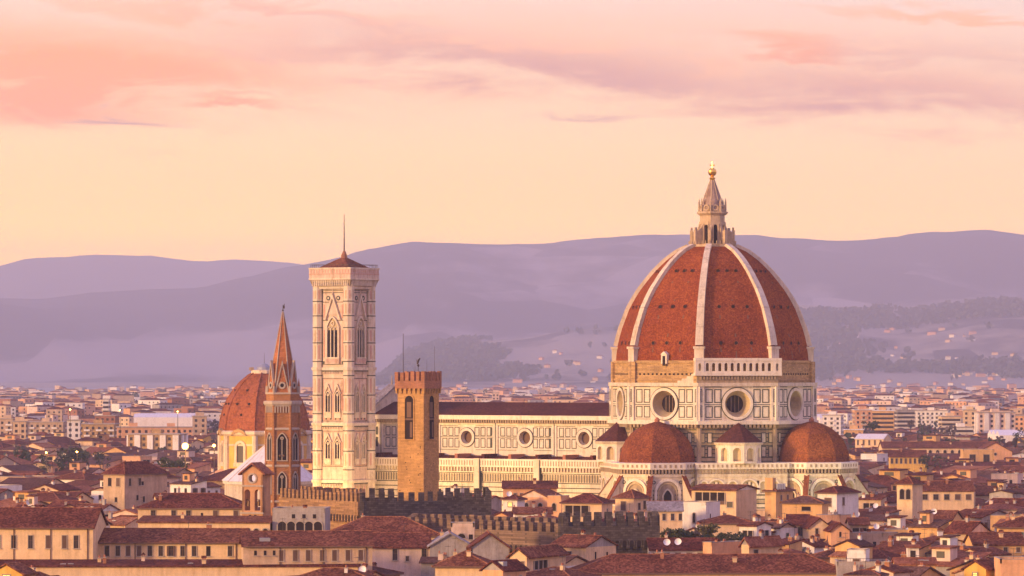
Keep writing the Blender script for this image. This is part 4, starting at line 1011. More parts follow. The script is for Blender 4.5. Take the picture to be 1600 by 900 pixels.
CHIM = {}
def chimney_mesh(i):
    if i in CHIM: return CHIM[i]
    rnd = random.Random(40 + i); mb = MB(); w, d, h = rnd.uniform(0.3, 0.6), rnd.uniform(0.26, 0.4), rnd.uniform(0.9, 1.7)
    mb.box(-w, w, -d, d, -1.2, h, ('cream', 'white', 'brickred', 'pink', 'grey')[i % 5])
    mb.box(-w - 0.12, w + 0.12, -d - 0.12, d + 0.12, h, h + 0.12, 'stone')
    if i % 3 == 0: mb.prism(Fr(0, 0, R(-90), d + 0.1), [(-w - 0.1, h + 0.45), (w + 0.1, h + 0.45), (0, h + 0.85)], -2 * d - 0.2, 0, 'tile'); mb.box(-w, -w + 0.15, -d, d, h + 0.12, h + 0.45, 'brickred'); mb.box(w - 0.15, w, -d, d, h + 0.12, h + 0.45, 'brickred')
    else:
        for q in (-0.45, 0.45)[: 1 + i % 2]: mb.tube((q * w, 0, h + 0.1), (q * w, 0, h + 0.6), 0.16, 0.13, 'clay', 8)
    CHIM[i] = mb.mesh('chimney'); return CHIM[i]
ANT = {}
def antenna_mesh(i):
    if i in ANT: return ANT[i]
    rnd = random.Random(90 + i); mb = MB(); h = rnd.uniform(2.0, 3.6)
    mb.tube((0, 0, -0.8), (0, 0, h), 0.045, 0.035, 'iron', 4)
    for q in range(5): mb.tube((-0.6, q * 0.22 - 0.4, h - 0.2), (0.6, q * 0.22 - 0.4, h - 0.2), 0.025, 0.025, 'iron', 3)
    mb.tube((0, -0.5, h - 0.2), (0, 0.6, h - 0.2), 0.03, 0.03, 'iron', 3); mb.tube((-0.5, 0, h - 1.0), (0.5, 0.2, h - 1.0), 0.025, 0.025, 'iron', 3)
    ANT[i] = mb.mesh('antenna'); return ANT[i]
def dish_mesh():
    if 'd' in ANT: return ANT['d']
    mb = MB(); prof = [(0.02, 0.0), (0.3, 0.05), (0.55, 0.17), (0.72, 0.32)]
    mb.lathe(0, 0, prof, 'dish', 14, 0, False); me = mb.mesh('dish')
    me.transform(Matrix.Rotation(R(68), 4, 'X') ); 
    ANT['d'] = me; return me

DENTS = []     # footprints already taken: (x, y, radius)
HOUSES = []    # (root, attributes) for later labels
WALLN = {'cream': 'cream', 'ochre': 'ochre', 'yellow': 'yellow', 'peach': 'peach', 'pink': 'pink', 'white': 'white', 'grey': 'grey', 'tan': 'tan', 'stonewall': 'rubble stone', 'brown': 'brown stone', 'tower': 'sandstone'}

def build_house(x, y, yaw, W, D, h, roof='hip', rise=None, wall='cream', tile='tile', fw=(), sw=(), lw=(), chim=1, ant=0, dish=0, name='house', label=None, cat='house', group=None, over=0.55, seed=0, side=None, z0=0.0, extra=None, attic=0, lights=0, annex=0):
    """W along the front (front looks to -y before turning), D deep, eaves at h"""
    rnd = random.Random(seed * 7 + 3)
    root = thing(name, label, cat, (x, y, z0), R(yaw), group)
    w2, d2 = W / 2, D / 2
    mb = MB(); mb.box(-w2, w2, -d2, d2, 0, h, wall)
    side = side or wall
    if rise is None: rise = min(W, D) * 0.16
    o = over; th = 0.28
    rf = MB()
    if roof == 'hip':
        L = max(0.0, (W - D) / 2) if W >= D else 0.0; L2 = max(0.0, (D - W) / 2) if D > W else 0.0
        B = [(-w2 - o, -d2 - o), (w2 + o, -d2 - o), (w2 + o, d2 + o), (-w2 - o, d2 + o)]
        zb = h - 0.1; zt = h + rise
        if W >= D: T = [(-L, 0), (L, 0)]
        else: T = [(0, -L2), (0, L2)]
        for zz, kk in ((0, tile),):
            lo = [(*b, zb + th) for b in B]; t = [(*q, zt + th) for q in T]
            if W >= D:
                rf.face([lo[0], lo[1], t[1], t[0]], tile); rf.face([lo[1], lo[2], t[1]], tile); rf.face([lo[2], lo[3], t[0], t[1]], tile); rf.face([lo[3], lo[0], t[0]], tile)
            else:
                rf.face([lo[0], lo[1], t[0]], tile); rf.face([lo[1], lo[2], t[1], t[0]], tile); rf.face([lo[2], lo[3], t[1]], tile); rf.face([lo[3], lo[0], t[0], t[1]], tile)
        for j in range(4):
            j2 = (j + 1) % 4; rf.face([(*B[j], zb), (*B[j2], zb), (*B[j2], zb + th), (*B[j], zb + th)], 'wood')
        rf.face([(*b, zb) for b in reversed(B)], 'wood')
        rt = lambda px, py: zt + th - rise * max(max(0, abs(px) - L) / (w2 - L + 1e-6), max(0, abs(py) - L2) / (d2 - L2 + 1e-6))
    elif roof in ('gx', 'gy'):
        if roof == 'gx':
            fr = Fr(0, 0, 0, w2); a = d2; ln = W; sg = [-w2, w2]
        else:
            fr = Fr(0, 0, R(-90), d2); a = w2; ln = D
        mb.prism(fr, [(-a, h), (a, h), (0, h + rise)], -ln, 0, side)
        e = -rise / a * o
        f2 = Fr(fr.o.x, fr.o.y, math.atan2(fr.n.y, fr.n.x), o * 0.7)
        rf.prism(f2, [(-a - o, h + e + 0.04), (0, h + rise + 0.04), (a + o, h + e + 0.04), (a + o, h + e + th + 0.04), (0, h + rise + th + 0.04), (-a - o, h + e + th + 0.04)], -ln - o * 1.4, 0, tile)
        rt = (lambda px, py: h + th + rise * (1 - abs(py) / d2)) if roof == 'gx' else (lambda px, py: h + th + rise * (1 - abs(px) / w2))
    elif roof == 'shed':     # low edge at the front
        fr = Fr(0, 0, 0, w2)
        mb.prism(fr, [(-d2, h), (d2, h), (d2, h + rise)], -W, 0, side)
        f2 = Fr(0, 0, 0, w2 + o * 0.7); q = rise / D * o
        rf.prism(f2, [(-d2 - o, h - q + 0.04), (d2 + o, h + rise + q + 0.04), (d2 + o, h + rise + q + th), (-d2 - o, h - q + th)], -W - o * 1.4, 0, tile)
        rt = lambda px, py: h + th + rise * (py + d2) / D
    else:                    # flat roof behind a low parapet
        p = 0.25
        rf.face([(-w2 + p, -d2 + p, h + 0.02), (w2 - p, -d2 + p, h + 0.02), (w2 - p, d2 - p, h + 0.02), (-w2 + p, d2 - p, h + 0.02)], 'slate')
        for f_, L in ((Fr(0, 0, R(-90), d2), w2), (Fr(0, 0, 0, w2), d2), (Fr(0, 0, R(90), d2), w2), (Fr(0, 0, R(180), w2), d2)):
            rf.fbox(f_, -L - 0.04, L + 0.04, h, h + 0.7, -p, 0.04, wall); rf.fbox(f_, -L - 0.1, L + 0.1, h + 0.7, h + 0.82, -p - 0.06, 0.1, 'stone')
        rt = lambda px, py: h
    zr = h + rise + th * 0.8
    if roof == 'gx': rf.tube((-w2 - o * 0.6, 0, zr), (w2 + o * 0.6, 0, zr), 0.17, 0.17, 'tile_new', 5)
    elif roof == 'gy': rf.tube((0, -d2 - o * 0.6, zr), (0, d2 + o * 0.6, zr), 0.17, 0.17, 'tile_new', 5)
    elif roof == 'hip':
        a_, b_ = max(0.0, (W - D) / 2), max(0.0, (D - W) / 2); rf.tube((-a_, -b_, zr), (a_ + 0.01, b_ + 0.01, zr), 0.17, 0.17, 'tile_new', 5)
        for sx in (-1, 1):
            for sy in (-1, 1): rf.tube((sx * a_, sy * b_, zr), (sx * (w2 + o), sy * (d2 + o), h + th - 0.1), 0.15, 0.15, 'tile_new', 5)
    mb.build('wall', root); ro = rf.build('roof', root)
    def put(lst, face):
        L, off, rz, = {'f': (W, -d2, 0), 'r': (D, w2, 90), 'l': (D, -w2, -90)}[face]
        out = []
        for t in lst:
            if t[0] == 'row':
                _, n, dz, w, hh, kd = t[:6]; a, b = (t[6], t[7]) if len(t) > 7 else (0.0, 1.0)
                out += [(a + (b - a) * (i + 0.5) / n, dz, w, hh, kd) for i in range(n)]
            else: out.append(t)
        for fx, dz, w, hh, kd in out:
            if kd == 'glass': kd = rnd.choices(['glass', 'brown', 'open', 'dark'], [6, 2, 1.4, 1])[0]
            u = (fx - 0.5) * L
            pos = {'f': (u, off - 0.02, h - dz), 'r': (off + 0.02, u, h - dz), 'l': (off - 0.02, -u, h - dz)}[face]
            wn = link('window', window_mesh(w, hh, kd), root, pos, R(rz))
    put(fw, 'f'); put(sw, 'r'); put(lw, 'l')
    for q in range(chim):
        px, py = rnd.uniform(-0.36, 0.36) * W, rnd.uniform(-0.25, 0.36) * D
        link('chimney', chimney_mesh(rnd.randrange(10)), ro, (px, py, rt(px, py) - 0.3), R(rnd.choice((0, 90))))
    if chim and W * D > 60: chim += 1
    for q in range(ant):
        px, py = rnd.uniform(-0.35, 0.35) * W, rnd.uniform(-0.3, 0.3) * D
        link('antenna', antenna_mesh(rnd.randrange(5)), ro, (px, py, rt(px, py) - 0.1), R(rnd.uniform(0, 180)))
    for q in range(dish):
        px, py = rnd.uniform(-0.35, 0.35) * W, -rnd.uniform(0.1, 0.4) * D
        link('satellite_dish', dish_mesh(), ro, (px, py, rt(px, py) + 0.7), R(rnd.uniform(-30, 40) - yaw))
        link('dish_post', ANT.setdefault('p', post_mesh()), ro, (px, py, rt(px, py) - 0.2))
    if annex:
        aw, ad, ah = W * rnd.uniform(0.35, 0.7), rnd.uniform(2.5, 4.0), h - rnd.uniform(0.8, 3.2); ax = rnd.uniform(-0.5, 0.5) * (W - aw); k2 = rnd.choice(('cream', 'white', 'peach', 'tan', 'pink', wall)); am = MB()
        am.box(ax - aw / 2, ax + aw / 2, -d2 - ad, -d2 - 0.01, 0, ah, k2)
        am.prism(Fr(0, 0, 0, ax + aw / 2 + 0.25), [(-d2 - ad - 0.35, ah - 0.05), (-d2 - 0.02, ah + 0.75), (-d2 - 0.02, ah + 1.0), (-d2 - ad - 0.35, ah + 0.2)], -aw - 0.5, 0, rnd.choice((tile, 'tile', 'tile_new', 'slate')))
        if aw > 3: am.box(ax - 0.5, ax + 0.4, -d2 - ad - 0.04, -d2 - ad, ah - 2.2, ah - 0.8, 'glass')
        am.build('lean_to', root)
    if attic:
        a = min(W, D) * 0.2; ax, ay = rnd.uniform(-0.2, 0.2) * W, rnd.uniform(-0.1, 0.2) * D; zt = rt(ax, ay); am = MB()
        am.box(ax - a, ax + a, ay - a * 0.8, ay + a * 0.8, zt - 1.5, zt + 2.1, rnd.choice(('cream', 'white', 'peach', 'ochre', 'pink')))
        am.prism(Fr(0, 0, 0, ax + a + 0.3), [(ay - a - 0.3, zt + 2.1), (ay + a + 0.3, zt + 2.4), (ay + a + 0.3, zt + 2.65), (ay - a - 0.3, zt + 2.35)], -2 * a - 0.6, 0, tile)
        am.box(ax - a * 0.5, ax + a * 0.4, ay - a * 0.8 - 0.03, ay - a * 0.8 + 0.1, zt + 0.3, zt + 1.6, 'glass'); am.build('roof_room', root)
    if lights:
        for q in range(lights):
            px, py = rnd.uniform(-0.3, 0.3) * W, -rnd.uniform(0.12, 0.3) * D; sm = MB(); z = rt(px, py)
            sm.box(px - 0.5, px + 0.5, py - 0.35, py + 0.35, z - 0.5, z + 0.12, 'leaden', 'solar'); sm.build('skylight', ro)
    if extra: extra(root, ro, W, D, h)
    DENTS.append((x, y, math.hypot(W, D) / 2, W, D, yaw))
    return root
def post_mesh():
    mb = MB(); mb.tube((0, 0.1, -0.3), (0, 0.1, 1.0), 0.05, 0.05, 'iron', 5); return mb.mesh('dish_post')

def house(xc, wl, wr, ye, h, yaw=-32, depth=None, **kw):
    """place by its foremost top corner: picture column xc, eaves row ye, eaves height h;
    wl / wr = how wide its left and right faces appear"""
    d = (CAMZ - h) * F / (ye - HY); s = F / d; x = (xc - 800) / F * d
    app = R(yaw) + math.atan(x / d)
    if abs(yaw) < 8:
        W = wl / s / math.cos(app); D = depth or 11.0; cx, cy = W / 2, -D / 2
    elif yaw < 0:
        W = wl / s / math.cos(app); D = depth or wr / s / max(0.15, abs(math.sin(app))); cx, cy = W / 2, -D / 2
    else:
        W = wr / s / math.cos(app); D = depth or wl / s / max(0.15, abs(math.sin(app))); cx, cy = -W / 2, -D / 2
    c, q = math.cos(R(yaw)), math.sin(R(yaw))
    X, Y = x - (cx * c - cy * q), d - (cx * q + cy * c)
    return build_house(X, Y, yaw, W, D, h, **kw)

# ------------------------------------------------------------------ trees
LEAFM = {}
def leaf_mat(name, c1, c2):
    m, t, b = new_mat(name); g = t.n('ShaderNodeNewGeometry')
    n1 = t.noise(g.outputs['Position'], 0.8, 3, 0.6); n2 = t.noise(g.outputs['Position'], 5.0, 2, 0.6)
    t.set(b, 'Base Color', t.mix(t.maprange(t.m('ADD', n1, t.m('MULTIPLY', n2, 0.5)), 0.5, 1.0, 0, 1), c1, c2)); b.inputs['Roughness'].default_value = 0.8; b.inputs['Specular IOR Level'].default_value = 0.15
    M[name] = m
leaf_mat('leaf_dark', (0.035, 0.045, 0.02), (0.085, 0.085, 0.035)); leaf_mat('leaf_olive', (0.07, 0.07, 0.025), (0.16, 0.13, 0.04)); leaf_mat('leaf_bare', (0.10, 0.065, 0.045), (0.16, 0.11, 0.08))
M['bark'] = wall_mat('bark', (0.12, 0.08, 0.055))
def tree(x, y, z, h, r, label, kind='broad', leaf='leaf_dark', n=520, seed=1, group=None, name='tree', cat='tree'):
    rnd = random.Random(seed); root = thing(name, label, cat, (x, y, z), 0, group)
    t = MB(); t.tube((0, 0, -0.5), (0.1 * r * rnd.uniform(-1, 1), 0, h * 0.5), r * 0.09 + 0.1, r * 0.05 + 0.06, 'bark', 7)
    for i in range(6):
        a = rnd.uniform(0, 6.28); t.tube((0, 0, h * rnd.uniform(0.25, 0.5)), (math.cos(a) * r * 0.6, math.sin(a) * r * 0.6, h * rnd.uniform(0.6, 0.85)), r * 0.035 + 0.05, 0.03, 'bark', 5)
    t.build('trunk', root)
    c = MB(); clumps = []
    for i in range(16 if kind != 'cone' else 1):
        a = rnd.uniform(0, 6.28); q = rnd.uniform(0.1, 0.78) * r
        if kind == 'pine': clumps.append((math.cos(a) * q, math.sin(a) * q, h - r * rnd.uniform(0.25, 0.7), r * rnd.uniform(0.25, 0.4), 0.5))
        else: clumps.append((math.cos(a) * q, math.sin(a) * q, h - r * rnd.uniform(0.4, 2.2) - q * 0.25, r * rnd.uniform(0.25, 0.45), 0.8))
    for i in range(n):
        if kind == 'cone':
            f = rnd.random() ** 0.7; q = r * (1 - f) * rnd.uniform(0.6, 1.05); a = rnd.uniform(0, 6.28); p = Vector((math.cos(a) * q, math.sin(a) * q, h * (0.06 + 0.94 * f)))
        else:
            cx, cy_, cz, cr, sq = rnd.choice(clumps); v = Vector((rnd.gauss(0, 1), rnd.gauss(0, 1), rnd.gauss(0, 1))).normalized() * cr * rnd.uniform(0.55, 1.08); p = Vector((cx + v.x, cy_ + v.y, cz + v.z * sq))
        sz = r * rnd.uniform(0.05, 0.11) + 0.1
        u = Vector((rnd.gauss(0, 1), rnd.gauss(0, 1), rnd.gauss(0, 1))).normalized(); w = u.orthogonal().normalized()
        c.face([p - u * sz, p + w * sz * 0.7, p + u * sz, p - w * sz * 0.7], leaf)
    c.build('crown', root)
    return root

# ------------------------------------------------------------------ ground and hills
def ground():
    m, t, b = new_mat('ground_mix'); g = t.n('ShaderNodeNewGeometry')
    n1 = t.noise(g.outputs['Position'], 0.01, 5, 0.6); n2 = t.noise(g.outputs['Position'], 0.2, 3, 0.6)
    t.set(b, 'Base Color', t.ramp(t.m('ADD', t.m('MULTIPLY', n1, 0.7), t.m('MULTIPLY', n2, 0.3)), [(0.35, (0.16, 0.16, 0.16)), (0.5, (0.30, 0.29, 0.30)), (0.62, (0.20, 0.21, 0.19))])); b.inputs['Roughness'].default_value = 0.95
    M['ground'] = m
    mb = MB(); mb.face([(-12900, -600, 0), (12900, -600, 0), (12900, 33900, 0), (-12900, 33900, 0)], 'ground'); tag(mb.build('ground'), kind='structure')
ground()

def interp(L, x):
    if x <= L[0][0]: return L[0][1]
    for (a, b), (c, d) in zip(L, L[1:]):
        if x <= c:
            t = (x - a) / (c - a); t2 = t * t * (3 - 2 * t); return b + (d - b) * (0.55 * t + 0.45 * t2)
    return L[-1][1]
NEAR = [(-3000, 645), (300, 640), (560, 622), (600, 588), (640, 552), (690, 538), (720, 534), (820, 528), (880, 517), (960, 509), (1100, 492), (1250, 476), (1310, 479), (1370, 483), (1430, 487), (1480, 480), (1540, 474), (1600, 470), (1750, 462), (2100, 480), (3000, 560), (4600, 640)]
MAIN = [(-3000, 600), (-1500, 560), (-600, 500), (-100, 468), (0, 465), (60, 466), (150, 456), (230, 452), (310, 450), (380, 434), (450, 417), (520, 404), (580, 387), (640, 377), (700, 379), (780, 382), (840, 381), (900, 374), (1000, 367), (1070, 365), (1170, 366), (1250, 373), (1330, 376), (1400, 369), (1430, 363), (1490, 361), (1540, 357), (1600, 366), (1750, 372), (2100, 420), (3000, 540), (4600, 620)]
FAR = [(-3000, 560), (-600, 470), (-150, 440), (0, 416), (40, 404), (90, 402), (150, 398), (240, 400), (270, 404), (310, 409), (370, 405), (450, 410), (600, 440), (1500, 560), (4600, 620)]
def hill_fn(crest, D0, D1, seed, amp, base=0.0):
    def f(px, t):
        """px: direction, t: 0 foot, 1 crest, up to 1.6 behind it; returns x, y, z"""
        y = D0 + (D1 - D0) * t; x = (px - 800) / F * y
        zc = CAMZ + (HY - interp(crest, px)) / F * D1
        zc = max(0.5, zc)
        if t <= 1: s = (t * t * (3 - 2 * t)) * 0.55 + t * 0.45
        else: s = max(-0.2, 1 - (t - 1) ** 1.5 * 1.5)
        nz = noise.fractal(Vector((x * 0.00046 + seed, y * 0.00034, seed)), 1.0, 2.1, 5)
        rd = 1 - abs(noise.noise(Vector((x * 0.00068 + seed * 3, y * 0.00026, 1.7)))) * 2
        k = max(0.0, min(1, t)) * max(0.0, 1.0 - max(0, t - 0.0)) * 4 if t < 1 else 0
        z = zc * s + amp * (nz * 0.9 + rd * 0.5 - 0.3) * k * min(1, zc / 280) 
        z += noise.fractal(Vector((x * 0.0086, y * 0.0017, seed)), 1.0, 2.0, 3) * zc * 0.006
        return x, y, z
    return f
def hill_mat(name, wood, field, scale, bias, hi, bright=1.0):
    m, t, b = new_mat(name); g = t.n('ShaderNodeNewGeometry'); P = g.outputs['Position']
    sep = t.n('ShaderNodeSeparateXYZ'); t.set(sep, 0, P)
    mp = t.n('ShaderNodeMapping'); t.set(mp, 0, P); mp.inputs['Scale'].default_value = (1, 0.45, 2.2)
    n1 = t.noise(mp.outputs[0], scale, 6, 0.6, 0.4); n2 = t.noise(mp.outputs[0], scale * 9, 4, 0.6)
    vo = t.n('ShaderNodeTexVoronoi'); t.set(vo, 'Vector', mp.outputs[0]); vo.inputs['Scale'].default_value = scale * 5
    vb = t.n('ShaderNodeRGBToBW'); t.set(vb, 0, vo.outputs['Color'])
    alt = t.maprange(sep.outputs[2], 0, hi, 0.0, 0.35)  # more of the pale field colour downhill, painting in haze that lies low
    f = t.m('ADD', t.m('SUBTRACT', n1, alt), t.m('ADD', t.m('MULTIPLY', t.m('SUBTRACT', n2, 0.5), 0.25), t.m('MULTIPLY', t.m('SUBTRACT', vb.outputs[0], 0.5), 0.22)))
    t.set(b, 'Base Color', t.mix(t.maprange(f, bias - 0.07, bias + 0.09, 0, 1, True), wood, field)); b.inputs['Roughness'].default_value = 0.95; b.inputs['Specular IOR Level'].default_value = 0.1
    bp = t.n('ShaderNodeBump'); bp.inputs['Strength'].default_value = 0.6; bp.inputs['Distance'].default_value = 17.0; t.set(bp, 'Height', n2); t.set(b, 'Normal', bp.outputs[0])
    M[name] = m
def hill(name, fn, p0, p1, step, mat, nt=46, tmax=1.5):
    nx = int((p1 - p0) / step); mb = MB(); V = []
    for i in range(nx + 1):
        for j in range(nt + 1): V.append(fn(p0 + i * step, tmax * j / nt))
    mb.v = V; mi = mb.mi(mat)
    for i in range(nx):
        for j in range(nt):
            a = i * (nt + 1) + j; mb.f.append((a, a + nt + 1, a + nt + 2, a + 1)); mb.m.append(mi)
    tag(mb.build(name, None, True), kind='structure')
hill_mat('hill_near', (0.040, 0.036, 0.036), (0.28, 0.24, 0.19), 0.00093, 0.36, 750)
hill_mat('hill_main', (0.035, 0.03, 0.04), (0.24, 0.21, 0.21), 0.00046, 0.40, 980)
hill_mat('hill_far', (0.07, 0.06, 0.06), (0.12, 0.10, 0.09), 0.00038, 0.42, 1230)
fn_near = hill_fn(NEAR, 12500, 16800, 3.3, 50); fn_main = hill_fn(MAIN, 17000, 23500, 7.7, 135); fn_far = hill_fn(FAR, 26000, 32400, 12.1, 90)
hill('near_hills', fn_near, -400, 3400, 14, 'hill_near'); hill('main_hills', fn_main, -2000, 3400, 18, 'hill_main', 44); hill('far_hills', fn_far, -1700, 1400, 22, 'hill_far', 30, 1.2)

# ------------------------------------------------------------------ fortified palace, ruin
P1 = pts_px([(430, 985), (562, 948), (566, 975), (440, 1010)])
battlement_block('fortified_palace', 'sunlit brown battlemented wall with a row of little arches, beneath the marble bell tower', P1, 27.9, 25.8, 'palace', 8, 2.1, 1.15, corbel=True)
P2 = pts_px([(562.5, 947), (768, 954), (762, 985), (562, 975)])
battlement_block('fortified_palace', 'long dark battlemented stone wall beneath the plain square stone tower', P2, 28.0, 25.9, 'dark_stone', 0, 2.2, 1.2)
P3 = pts_px([(640, 905), (877, 872), (884, 900), (650, 930)])
battlement_block('fortified_palace', 'brown rubble battlemented wall with an arcade of little arches, below the long dark wall', P3, 24.0, 22.0, 'palace_shaded', 0, 2.4, 1.3, corbel=True)
P4 = pts_px([(877.6, 871), (1025, 876), (1022, 900), (880, 896)])
battlement_block('fortified_palace', 'short dark battlemented wall with tight corbels below the hip roofed loggia house', P4, 25.4, 23.2, 'dark_stone', 0, 2.35, 1.35, corbel=True)

# ------------------------------------------------------------------ the houses one can single out
def fr_px(px0, w, *px): return [(p - px0) / w for p in px]
hw = lambda px0, w, pxs, dz, ww, hh, kd: [((p - px0) / w, dz, ww, hh, kd) for p in pxs]
def tanks(root, ro, W, D, h):
    mb = MB()
    for q in range(4): mb.tube((W / 2 - 0.3 - 0.2, -D / 2 + 1.5 + q * 1.15, h + 0.2), (W / 2 - 0.5, -D / 2 + 1.5 + q * 1.15, h + 1.9), 0.42, 0.42, 'steel', 10)
    mb.build('water_tanks', ro); c = MB(); c.box(-W / 2, -W / 2 + 2.2, -D / 2, -D / 2 + 1.6, h - 1, h + 3.4, 'ochre'); c.build('stair_tower', root)
def skylight(fx=0.0, n=1):
    def f(root, ro, W, D, h):
        for q in range(n):
            mb = MB(); X = fx * W + q * 3.0
            mb.box(X - 1.0, X + 1.0, -D * 0.38, -D * 0.2, h + 0.6, h + 1.5, 'leaden', 'solar'); mb.build('skylight', ro)
    return f
def awning(cols):
    def f(root, ro, W, D, h):
        for fx, w, k in cols:
            mb = MB(); mb.prism(Fr(fx * W - w / 2, -D / 2, 0, 0), [(0, h - 0.7), (0, h - 0.8), (-1.4, h - 1.7), (-1.4, h - 1.6)], 0, w, k); mb.build('awning', root)
    return f
def parapet_rail(root, ro, W, D, h):
    mb = MB()
    for f_, L in ((Fr(0, 0, R(-90), D / 2), W / 2), (Fr(0, 0, 0, W / 2), D / 2)):
        mb.fbox(f_, -L, L, h + 1.35, h + 1.42, -0.1, -0.05, 'iron')
        for q in range(int(2 * L / 0.6)): mb.fbox(f_, -L + q * 0.6, -L + q * 0.6 + 0.04, h + 0.8, h + 1.36, -0.1, -0.06, 'iron')
    mb.build('railing', root)
H = house
def pipes(n, more=None):
    def g(root, ro, W, D, h):
        for q in range(n):
            x = -W / 2 + W * (q + 0.85) / n; mb = MB(); mb.tube((x, -D / 2 - 0.12, 0), (x, -D / 2 - 0.12, h - 0.1), 0.09, 0.09, 'wood', 5); mb.build('downpipe', root)
        mb = MB(); mb.tube((-W / 2, -D / 2 - 0.62, h - 0.05), (W / 2, -D / 2 - 0.62, h - 0.05), 0.12, 0.12, 'wood', 6); mb.build('gutter', ro)
        if more: more(root, ro, W, D, h)
    return g
H(146, 172, 0, 825, 25, -3, 17, roof='gx', rise=3.3, wall='cream', fw=hw(-24, 170, [0, 24, 50, 77, 102, 120], 2.6, 0.85, 2.4, 'glass'), name='long_palazzo', label='long cream building at the bottom left corner with six tall windows', chim=2, ant=1, extra=pipes(3))
H(381, 236, 0, 848, 22, -2, 15, roof='gx', rise=2.2, wall='cream', fw=hw(145, 236, [150, 168, 185, 201, 218, 235, 252, 268, 286, 304, 326, 360], 1.55, 0.8, 1.9, 'glass'), name='long_palazzo', label='long low cream wing with twelve windows right of the bottom left palazzo', chim=1, ant=2, extra=pipes(3))
H(582, 201, 0, 853, 22, 5, 15, roof='gx', rise=2.3, wall='tan', fw=hw(381, 201, [440, 462, 482, 504, 523, 544, 564], 1.7, 0.85, 2.0, 'brown') + hw(381, 201, [400, 415, 429], 1.2, 0.5, 0.9, 'dark'), name='long_palazzo', label='greyish pink wing with shuttered windows continuing the long cream wing', chim=0, ant=2, extra=pipes(3, skylight(-0.33)))
H(384, 168, 0, 795, 24, -4, 14, roof='hip', rise=3.0, wall='cream', fw=hw(216, 168, [240, 272, 295, 337, 369], 1.2, 1.0, 1.7, 'glass') + hw(216, 168, [316], 1.5, 0.5, 1.2, 'dark'), label='wide cream house with red hip roof touching the ochre bell gable', chim=1, name='palazzo')
H(422, 206, 0, 817, 22.3, -4, 9, roof='shed', rise=0.9, wall='cream', fw=[('row', 5, 2.0, 1.2, 1.6, 'arch', 0.66, 1.0)], label='low cream wing with small arches at the foot of the ochre bell gable', chim=1)
H(195, 33, 67, 742, 26, -38, roof='hip', rise=3.2, wall='tan', side='stonewall', fw=[(0.3, 2.0, 1.3, 2.2, 'dark'), (0.7, 2.0, 1.3, 2.2, 'brown'), (0.6, 6.8, 1.0, 1.3, 'dark')], sw=[(0.12, 2.0, 1.0, 2.0, 'glass'), (0.35, 2.0, 1.0, 2.0, 'glass'), (0.42, 2.4, 0.9, 1.0, 'dark'), (0.3, 6.3, 0.8, 1.4, 'dark'), (0.45, 6.8, 0.8, 1.6, 'dark')], name='tower_house', label='big square stone house with red hip roof and few dark windows, left of the baptistery', chim=0)
H(508, 82, 0, 800, 24.6, -3, 12, roof='flat', wall='grey', fw=[('row', 5, 3.2, 1.8, 2.4, 'arch', 0.1, 0.95), ('row', 3, 0.9, 0.7, 0.9, 'dark', 0.3, 0.9)], name='old_church', label='flat topped grey stone church with arches, right of the ochre bell gable', chim=2, cat='church')
H(672, 90, 0, 855, 20, 3, 12, roof='gx', rise=2.4, wall='pink', fw=hw(583, 89, [618, 663], 1.4, 0.9, 2.2, 'glass') + hw(583, 89, [637], 2.2, 0.6, 1.0, 'glass'), label='pinkish white house with dark windows beside the stained grey gable wall', chim=0, ant=1)
H(735, 63, 0, 853, 20.4, 2, 13, roof='gy', rise=2.3, wall='grey', tile='slate', label='stained blank grey gable wall, left one of the adjoining pair', chim=1)
H(795, 60, 0, 856, 20.4, 2, 13, roof='gy', rise=2.6, wall='grey', fw=[(0.0, 1.0, 0.8, 2.2, 'dark')], label='stained grey gable wall under a red roof, right one of the adjoining pair', chim=0, ant=1)
H(741, 36, 0, 823, 23.5, 0, 6, roof='flat', wall='pink', fw=[(0.45, 1.8, 1.6, 0.9, 'arch'), (0.85, 2.0, 0.8, 1.0, 'dark')], label='small flat pink rooftop room in front of the brown battlemented wall', chim=0)
H(690, 175, 0, 838, 20.5, 4, 15, roof='hip', rise=3.6, wall='cream', tile='tile', label='broad red hip roof left of the pink rooftop room', chim=1, extra=None)
H(765, 85, 0, 886, 19, -4, 12, roof='hip', rise=2.4, wall='cream', tile='tile', label='low red hip roof in front of the stained grey gables', chim=2, ant=1)
H(823, 26, 62, 869, 20, -25, roof='gy', rise=1.3, wall='cream', fw=[(0.3, 1.6, 0.7, 1.3, 'brown'), (0.75, 1.6, 0.7, 1.3, 'brown')], sw=[(0.34, 2.3, 6.0, 2.6, 'loggia')], label='cream gabled house with a wide glazed loggia, right of the stained grey gables', chim=0, over=0.7)
H(786, 32, 36, 891, 19.2, -38, roof='gy', rise=1.4, wall='peach', side='grey', sw=[('row', 2, 1.6, 1.0, 1.0, 'arch')], label='tiny peach gabled house with grey side at the bottom edge', chim=0, extra=skylight(0.15))
H(870, 84, 0, 763, 22.5, 0, 14, roof='gx', rise=1.6, wall='peach', fw=[('row', 3, 1.9, 0.8, 1.2, 'brown', 0.05, 0.4)], label='broad peach house directly below the nave wall, furthest of its cluster', chim=2)
H(855, 43, 24, 777, 21.3, -30, roof='gy', rise=1.7, wall='peach', side='pink', fw=[('row', 2, 2.6, 1.3, 2.2, 'arch')], sw=[(0.5, 2.2, 0.9, 1.4, 'brown')], label='peach gable house with arched porch in front of the broad peach house', chim=0)
H(862, 58, 0, 803, 19.3, 2, 9, roof='gx', rise=1.3, wall='white', fw=[(0.14, 1.3, 1.8, 1.3, 'arch'), (0.45, 1.3, 1.8, 1.3, 'arch'), (0.8, 1.3, 1.4, 1.2, 'glass')], label='low white house with two small arches behind the brown battlements', chim=1)
